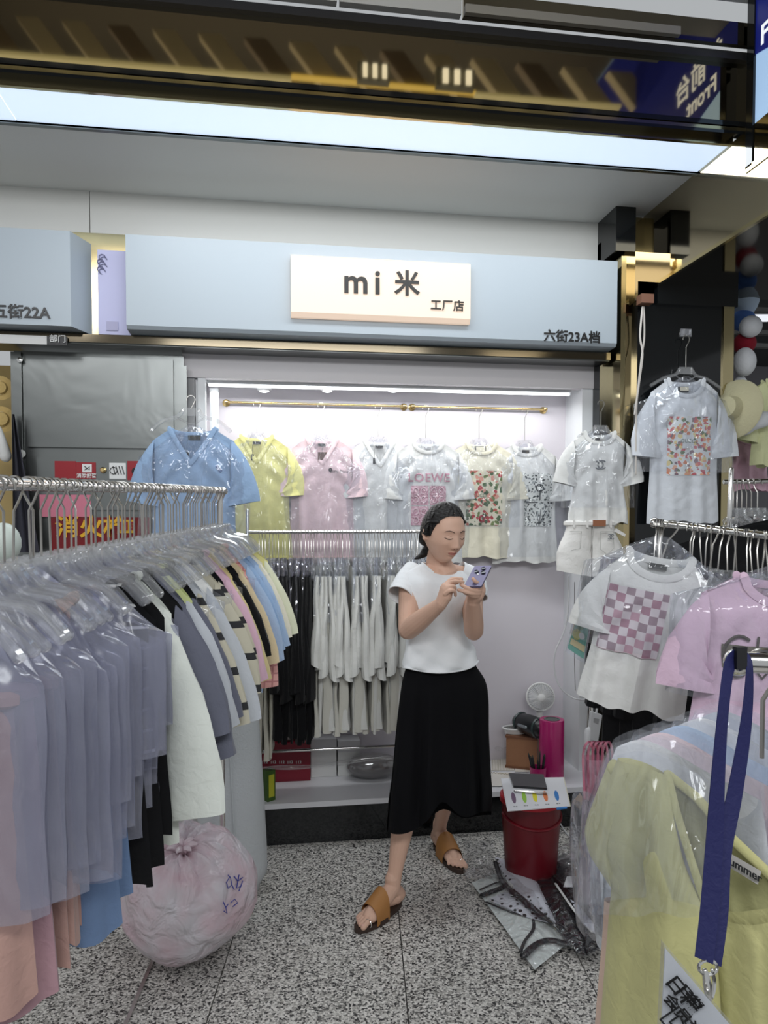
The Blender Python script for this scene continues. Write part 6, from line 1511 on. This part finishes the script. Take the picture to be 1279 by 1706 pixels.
def fstroke(pts, r, mat, name, z=.026, parent=None): return MB().sweep(smooth_path([fl(x, y, z) for x, y in pts], 16), r, 8, .35, (0, 0, 1)).obj(name, mat, parent or t)
fstroke([(800, 1482), (822, 1472), (840, 1466)], .005, BLACK, 'black_trim'); fstroke([(804, 1491), (825, 1483), (844, 1476)], .014, BLACK, 'black_trim')
fstroke([(811, 1503), (850, 1519), (890, 1530), (922, 1541)], .006, BLACK, 'black_trim'); fstroke([(888, 1532), (888, 1548), (874, 1568), (867, 1586)], .006, BLACK, 'black_trim')
fstroke([(872, 1592), (892, 1574), (916, 1566), (950, 1574)], .014, BLACK, 'black_trim')
DOT = nt('dotted_cloth')
def dots():
    m, t_, b = DOT; b.inputs['Roughness'].default_value = .5; tc = t_.nodes.new('ShaderNodeTexCoord'); v = t_.nodes.new('ShaderNodeTexVoronoi'); v.inputs['Scale'].default_value = 34; v.inputs['Randomness'].default_value = .5
    link(t_, tc.outputs['Object'], v.inputs['Vector']); lt = t_.nodes.new('ShaderNodeMath'); lt.operation = 'LESS_THAN'; lt.inputs[1].default_value = .26; link(t_, v.outputs['Distance'], lt.inputs[0])
    mx = t_.nodes.new('ShaderNodeMix'); mx.data_type = 'RGBA'; mx.inputs['A'].default_value = C(216, 218, 228); mx.inputs['B'].default_value = C(22, 22, 26); link(t_, lt.outputs[0], mx.inputs['Factor']); link(t_, mx.outputs['Result'], b.inputs['Base Color']); return m
dots()
def sheet(name, pts, z, mat, parent, th=.006, dome=.01):
    P = [fl(x, y, z) for x, y in pts]; c = sum(P, Vector())/len(P); n = len(P); m = MB(); K = 5
    vv = [c+Vector((0, 0, th+dome))]
    for k in range(1, K+1):
        for p in P: q = c.lerp(p, k/K); q.z = z+th+dome*(1-(k/K)**2)+.003*nz(q.x*25, q.y*25); vv.append(q)
    vv += [Vector((p.x, p.y, z)) for p in P]
    fs = [(0, 1+i, 1+(i+1) % n) for i in range(n)]+[(1+(k-1)*n+i, 1+k*n+i, 1+k*n+(i+1) % n, 1+(k-1)*n+(i+1) % n) for k in range(1, K+1) for i in range(n)]
    m.add(vv, fs); return m.obj(name, mat, parent)
sheet('dotted_panel', [(815, 1500), (840, 1488), (900, 1500), (922, 1541), (870, 1526)], .026, DOT[0], t)
t2 = thing('bagged_shirt', 'black and white dotted top in a clear bag lying by the red stool', 'packed shirt', fl(860, 1470))
sheet('dotted_panel', [(824, 1430), (870, 1440), (900, 1478), (926, 1540), (880, 1510), (845, 1470)], .036, DOT[0], t2, dome=.018)
m = MB().sweep(smooth_path([fl(825, 1436, .05), fl(838, 1470, .055), fl(872, 1500, .052), fl(905, 1528, .048), fl(924, 1542, .046)], 16), [.010]*5+[.016]*8+[.008]*4, 8, .4, (0, 0, 1)); m.obj('black_sash', plain('sash_black', C(20, 18, 22), .3), t2)
on_plane(text_mesh('5030', .022, .0004, .0005), fl(850, 1474, .068), fl(870, 1492, .068)-fl(850, 1474, .068), (0, .5, 1), (0, -.4, 1)).obj('letters', WHITEP, t2, False)
BKG = plain('packed_black', C(16, 14, 20), .18, 0, 26, .02)
for k, (lab, pts, z, mt) in enumerate((
  ('crumpled black top in a glossy clear bag right of the dotted one', [(880, 1455), (915, 1452), (945, 1500), (975, 1560), (980, 1592), (960, 1588), (925, 1545)], .030, BKG),
  ('black packed top with white piping at the right of the floor pile', [(915, 1455), (945, 1470), (998, 1545), (1000, 1580), (978, 1590), (950, 1520)], .044, BKG),
  ('dark packed garment behind the red stool base on the floor', [(905, 1430), (955, 1428), (985, 1470), (990, 1510), (950, 1490)], .030, plain('packed_charcoal', C(52, 50, 56), .3, 0, 20, .02)))):
    tt_ = thing('bagged_shirt', lab, 'packed shirt', fl(*pts[0])); sheet('folded_cloth', pts, z, mt, tt_, dome=.028)
    o = sheet('clear_bag', [(x+(2 if x > 930 else -3), y+(3 if y > 1520 else -2)) for x, y in pts], z+.006, film('thin_bag', (1, 1, 1, 1), .02, .02, .08, 12, .06), tt_, dome=.034)
    if k == 1:
        m = MB().sweep(smooth_path([fl(925, 1472, .078), fl(955, 1515, .08), fl(985, 1552, .078)], 10), .005, 6, .5, (0, 0, 1)); m.obj('white_piping', WHITEP, tt_)
        sheet('dotted_panel', [(950, 1500), (962, 1508), (996, 1548), (990, 1556), (970, 1540)], .076, DOT[0], tt_, .004, .004)
q_ = [fl(778, 1462, .008), fl(850, 1438, .008), fl(958, 1582, .008), fl(886, 1634, .008)]
m = quad2(q_[::-1], 26, 26, lambda u, v: .036+.026*math.sin(PI*u)*math.sin(PI*v)+.010*nz(u*7, v*7, 4)); m.obj('clear_bag', film('thin_bag', (1, 1, 1, 1), .02, .02, .08, 12, .06), t)
t = thing('white_tissue', 'crumpled white paper strip on the packed tops', 'paper', fl(945, 1465, .07)); m = MB(); m.grid(lambda u, v: fl(938+16*u+6*v, 1478-18*v, .09+.015*math.sin(5*u+3*v)), 8, 8); m.obj('strip', PAP, t)
t = thing('clear_bag_heap', 'heap of empty clear bags beside the red stool', 'bags', fl(960, 1420)); m = MB()
for k in range(3):
    c = fl(952+10*k, 1425+14*k, .05); m.grid(lambda u, v: c+Vector((.09*math.cos(2*PI*u)*math.sin(PI*v), .06*math.sin(2*PI*u)*math.sin(PI*v), .05*math.cos(PI*v)))*(1+.35*nz(u*4+k, v*4, k)), 24, 16)
m.v = [(x, y, max(z, .002)) for x, y, z in m.v]; m.obj('bag_film', CLEARP, t)
t = thing('hanging_clear_bag', 'long clear bag hanging at the corner of the front rack down to the floor', 'bag', D(968, 1400, 1.6))
m = surf([[(955, 1330, 1.30), (975, 1325, 1.28), (995, 1330, 1.27)], [(950, 1400, 1.30), (972, 1400, 1.28), (995, 1400, 1.27)], [(955, 1480, 1.30), (975, 1480, 1.28), (998, 1480, 1.27)], [(962, 1545, 1.30), (980, 1550, 1.28), (1002, 1550, 1.27)]], 12, 22, .05, seed=6, fold=.014); m.obj('bag_film', film('grey_bag', (.9, .9, .93, 1), .25, .15, .12, 18, .05, (.5, .5, .55, 1)), t)
t = thing('white_bag', 'white plastic bag behind the front rack above the floor', 'bag', D(1000, 1500, 1.7))
m = surf([[(985, 1430, 1.7), (1000, 1425, 1.68), (1018, 1440, 1.66)], [(985, 1500, 1.7), (1002, 1500, 1.68), (1020, 1500, 1.66)], [(995, 1575, 1.7), (1005, 1580, 1.68), (1020, 1580, 1.66)]], 10, 16, .05, seed=11, fold=.014); m.obj('bag_body', plain('bag_white', C(214, 220, 226), .35, 0, 26, .02), t)

# ================================================================== cables, power strip, rod
CW = plain('cable_white', C(206, 206, 208), .5)
t = thing('white_cable', 'white cable looping down the alcove right wall to the rod', 'cable', Yp(945, 1040, 3.5))
MB().sweep(smooth_path([Yp(947, 960, 3.50), Yp(946, 1010, 3.50), Yp(940, 1050, 3.50), Yp(925, 1085, 3.50), Yp(923, 1115, 3.50), Yp(933, 1145, 3.48), Yp(955, 1163, 3.45), Yp(980, 1166, 3.35)], 40), .0042, 8).obj('cable_strand', CW, t)
MB().sweep(smooth_path([Yp(957, 970, 3.52), Yp(956, 1060, 3.52), Yp(958, 1150, 3.52)], 10), .0022, 6).obj('thin_strand', plain('cable_grey', C(140, 138, 138), .5), t)
t = thing('white_cable', 'white cable coiled on the floor behind the red stool', 'cable', Zp(960, 1400, 0))
MB().sweep(smooth_path([Zp(940, 1325, .12), Zp(950, 1315, .13), Zp(962, 1330, .10), Zp(955, 1350, .06), Zp(958, 1375, .03), Zp(972, 1392, .006)], 30), .0035, 6).sweep(smooth_path([Zp(933, 1372, .02), Zp(945, 1390, .005), Zp(962, 1402, .005), Zp(990, 1400, .005)], 20), .0035, 6).obj('cable_strand', CW, t)
t = thing('chrome_rod', 'thin chrome rod standing by the alcove right edge with a white socket at its foot', 'rod', D(982, 1200, 3.0))
MB().sweep([D(986, 1120, 3.05), D(981, 1222, 3.0), Vector((*D(981, 1230, 3.0)[:2], .012))], .012, 12).obj('rod', CHROME, t); MB().sweep([D(981, 1218, 2.99), D(979.5, 1245, 2.97)], [.018, .018], 14).obj('socket', CW, t)
t = thing('power_strip', 'white power strip hanging by its cable on the black pillar side', 'power strip', D(990, 1200, 3.0))
m = MB(); P = [D(985, 1186, 2.98), D(1003, 1192, 2.98), D(996, 1236, 2.96), D(983, 1232, 2.96)]; m.hexa(P[::-1], fw*.03); m.obj('strip_body', CW, t, False)
MB().sweep([D(993, 1188, 2.99), D(997, 1160, 3.02), D(997, 1120, 3.05)], .0045, 8).obj('cable', CW, t)
for k in range(2): MB().hexa([D(989+2*k-(k*4), 1196+16*k, 2.975), D(998-k*3, 1198+16*k, 2.975), D(996-k*3, 1209+16*k, 2.972), D(988-k*2, 1207+16*k, 2.972)][::-1], fw*.004).obj('plug', plain('plug_grey', C(160, 160, 162), .4), t, False)
t = thing('cardboard_flap', 'tan cardboard flap on the floor by the black plinth', 'card', Zp(958, 1345, .1)); P = [D(953, 1337, 3.1), D(966, 1322, 3.1), D(972, 1330, 3.1), D(966, 1350, 3.1)]
MB().hexa(P[::-1], fw*.004).obj('flap', plain('cardboard', C(196, 160, 112), .7), t, False)
t = thing('gold_leg_frame', 'small brass frame standing in the dark below the checked t-shirt', 'frame', D(1012, 1200, 2.9))
MB().sweep([D(1011, 1165, 2.9), Vector((*D(1010, 1236, 2.9)[:2], .007))], .007, 8).obj('brass_post', BRASS, t)
MB().sweep([D(1022, 1192, 2.9), Vector((*D(1022, 1236, 2.9)[:2], .012))], .012, 8).obj('brass_post', BRASS, t)
t = thing('plastic_wrap', 'crumpled clear plastic film on the floor by the rear sandal', 'plastic film', fl(790, 1440))
m = MB(); m.grid(lambda u, v: fl(772+50*u, 1400+64*v, .02+.03*abs(nz(u*5, v*5, 7))), 18, 18); m.obj('film', CLEARP, t)
# wrappers and clear bag over the ledge front at the left
t = thing('clear_roll_bag', 'long glossy clear bag lying along the rack lower bar', 'bag', Yp(590, 1268, 3.38)); m = MB()
m.sweep(smooth_path([Yp(440, 1279, 3.36), Yp(520, 1277, 3.35), Yp(590, 1268, 3.35), Yp(646, 1262, 3.35)], 16), [.010+.008*math.sin(i*.5)**2 for i in range(17)], 10, .6); m.obj('bag_film', CLEARP, t)

# ================================================================== which one is which: number the repeats from a findable end
ONES = 'first second third fourth fifth sixth seventh eighth ninth tenth eleventh twelfth thirteenth fourteenth fifteenth sixteenth seventeenth eighteenth nineteenth'.split()
TENS = {20: ('twentieth', 'twenty'), 30: ('thirtieth', 'thirty'), 40: ('fortieth', 'forty'), 50: ('fiftieth', 'fifty'), 60: ('sixtieth', 'sixty'), 70: ('seventieth', 'seventy')}
def nth(n): return ONES[n-1] if n < 20 else (TENS[n][0] if n % 10 == 0 else TENS[n-n % 10][1]+'-'+ONES[n % 10-1])
for grp, key, txt in (
  ('hangers on the left rail', lambda o: -o.location.y, 'steel hook hanger on the left rail, %s hook from its far end cap'),
  ('frosted covers on the left rack', lambda o: o.location.y, 'long frosted cover on the left rack, %s from the near end'),
  ('hangers on the centre rack', lambda o: o.location.x, 'thin steel-hooked clear hanger on the centre rack, %s from its left post'),
  ('white garments on the centre rack', lambda o: o.location.x, 'off-white garment on the centre rack, %s white one right of the black ones'),
  ('black garments on the centre rack', lambda o: o.location.x, 'black garment on the centre rack, %s black one from the left'),
  ('beige garments on the centre rack', lambda o: o.location.x, 'long beige garment left of the black ones, %s from the rack left post'),
  ('hangers on the right rack', lambda o: o.location.x, 'steel hook hanger on the right rack, %s hook from its left end cap'),
  ('black garments on the right rack', lambda o: o.location.x, 'black garment in a clear cover on the right rack, %s from its left end'),
  ('black garments on the far rack', lambda o: o.location.x, 'black crumpled garment on the far rack beyond the pillar, %s from the left'),
  ('hangers on the far rack', lambda o: o.location.x, 'thin hanger on the far rack beyond the pillar, %s from the left'),
  ('hangers on the front rack', lambda o: o.location.x, 'steel hook hanger on the front rack, %s from the round knob'),
  ('pens in the pen cup', lambda o: o.location.x, 'black pen standing in the magenta pen cup, %s from the left'),
  ('slanting planks of the corridor ceiling', lambda o: o.data.vertices[0].co.x, 'slanting ceiling plank seen in the mirrored fascia, %s from the left'),
  ('ducts under the far ceiling', lambda o: -o.data.vertices[0].co.z, 'grey duct under the far dark ceiling beyond the pillar, %s from the top')):
    for n_, o in enumerate(sorted([o for o in COL.objects if o.get('group') == grp], key=key)): o['label'] = txt % nth(n_+1)
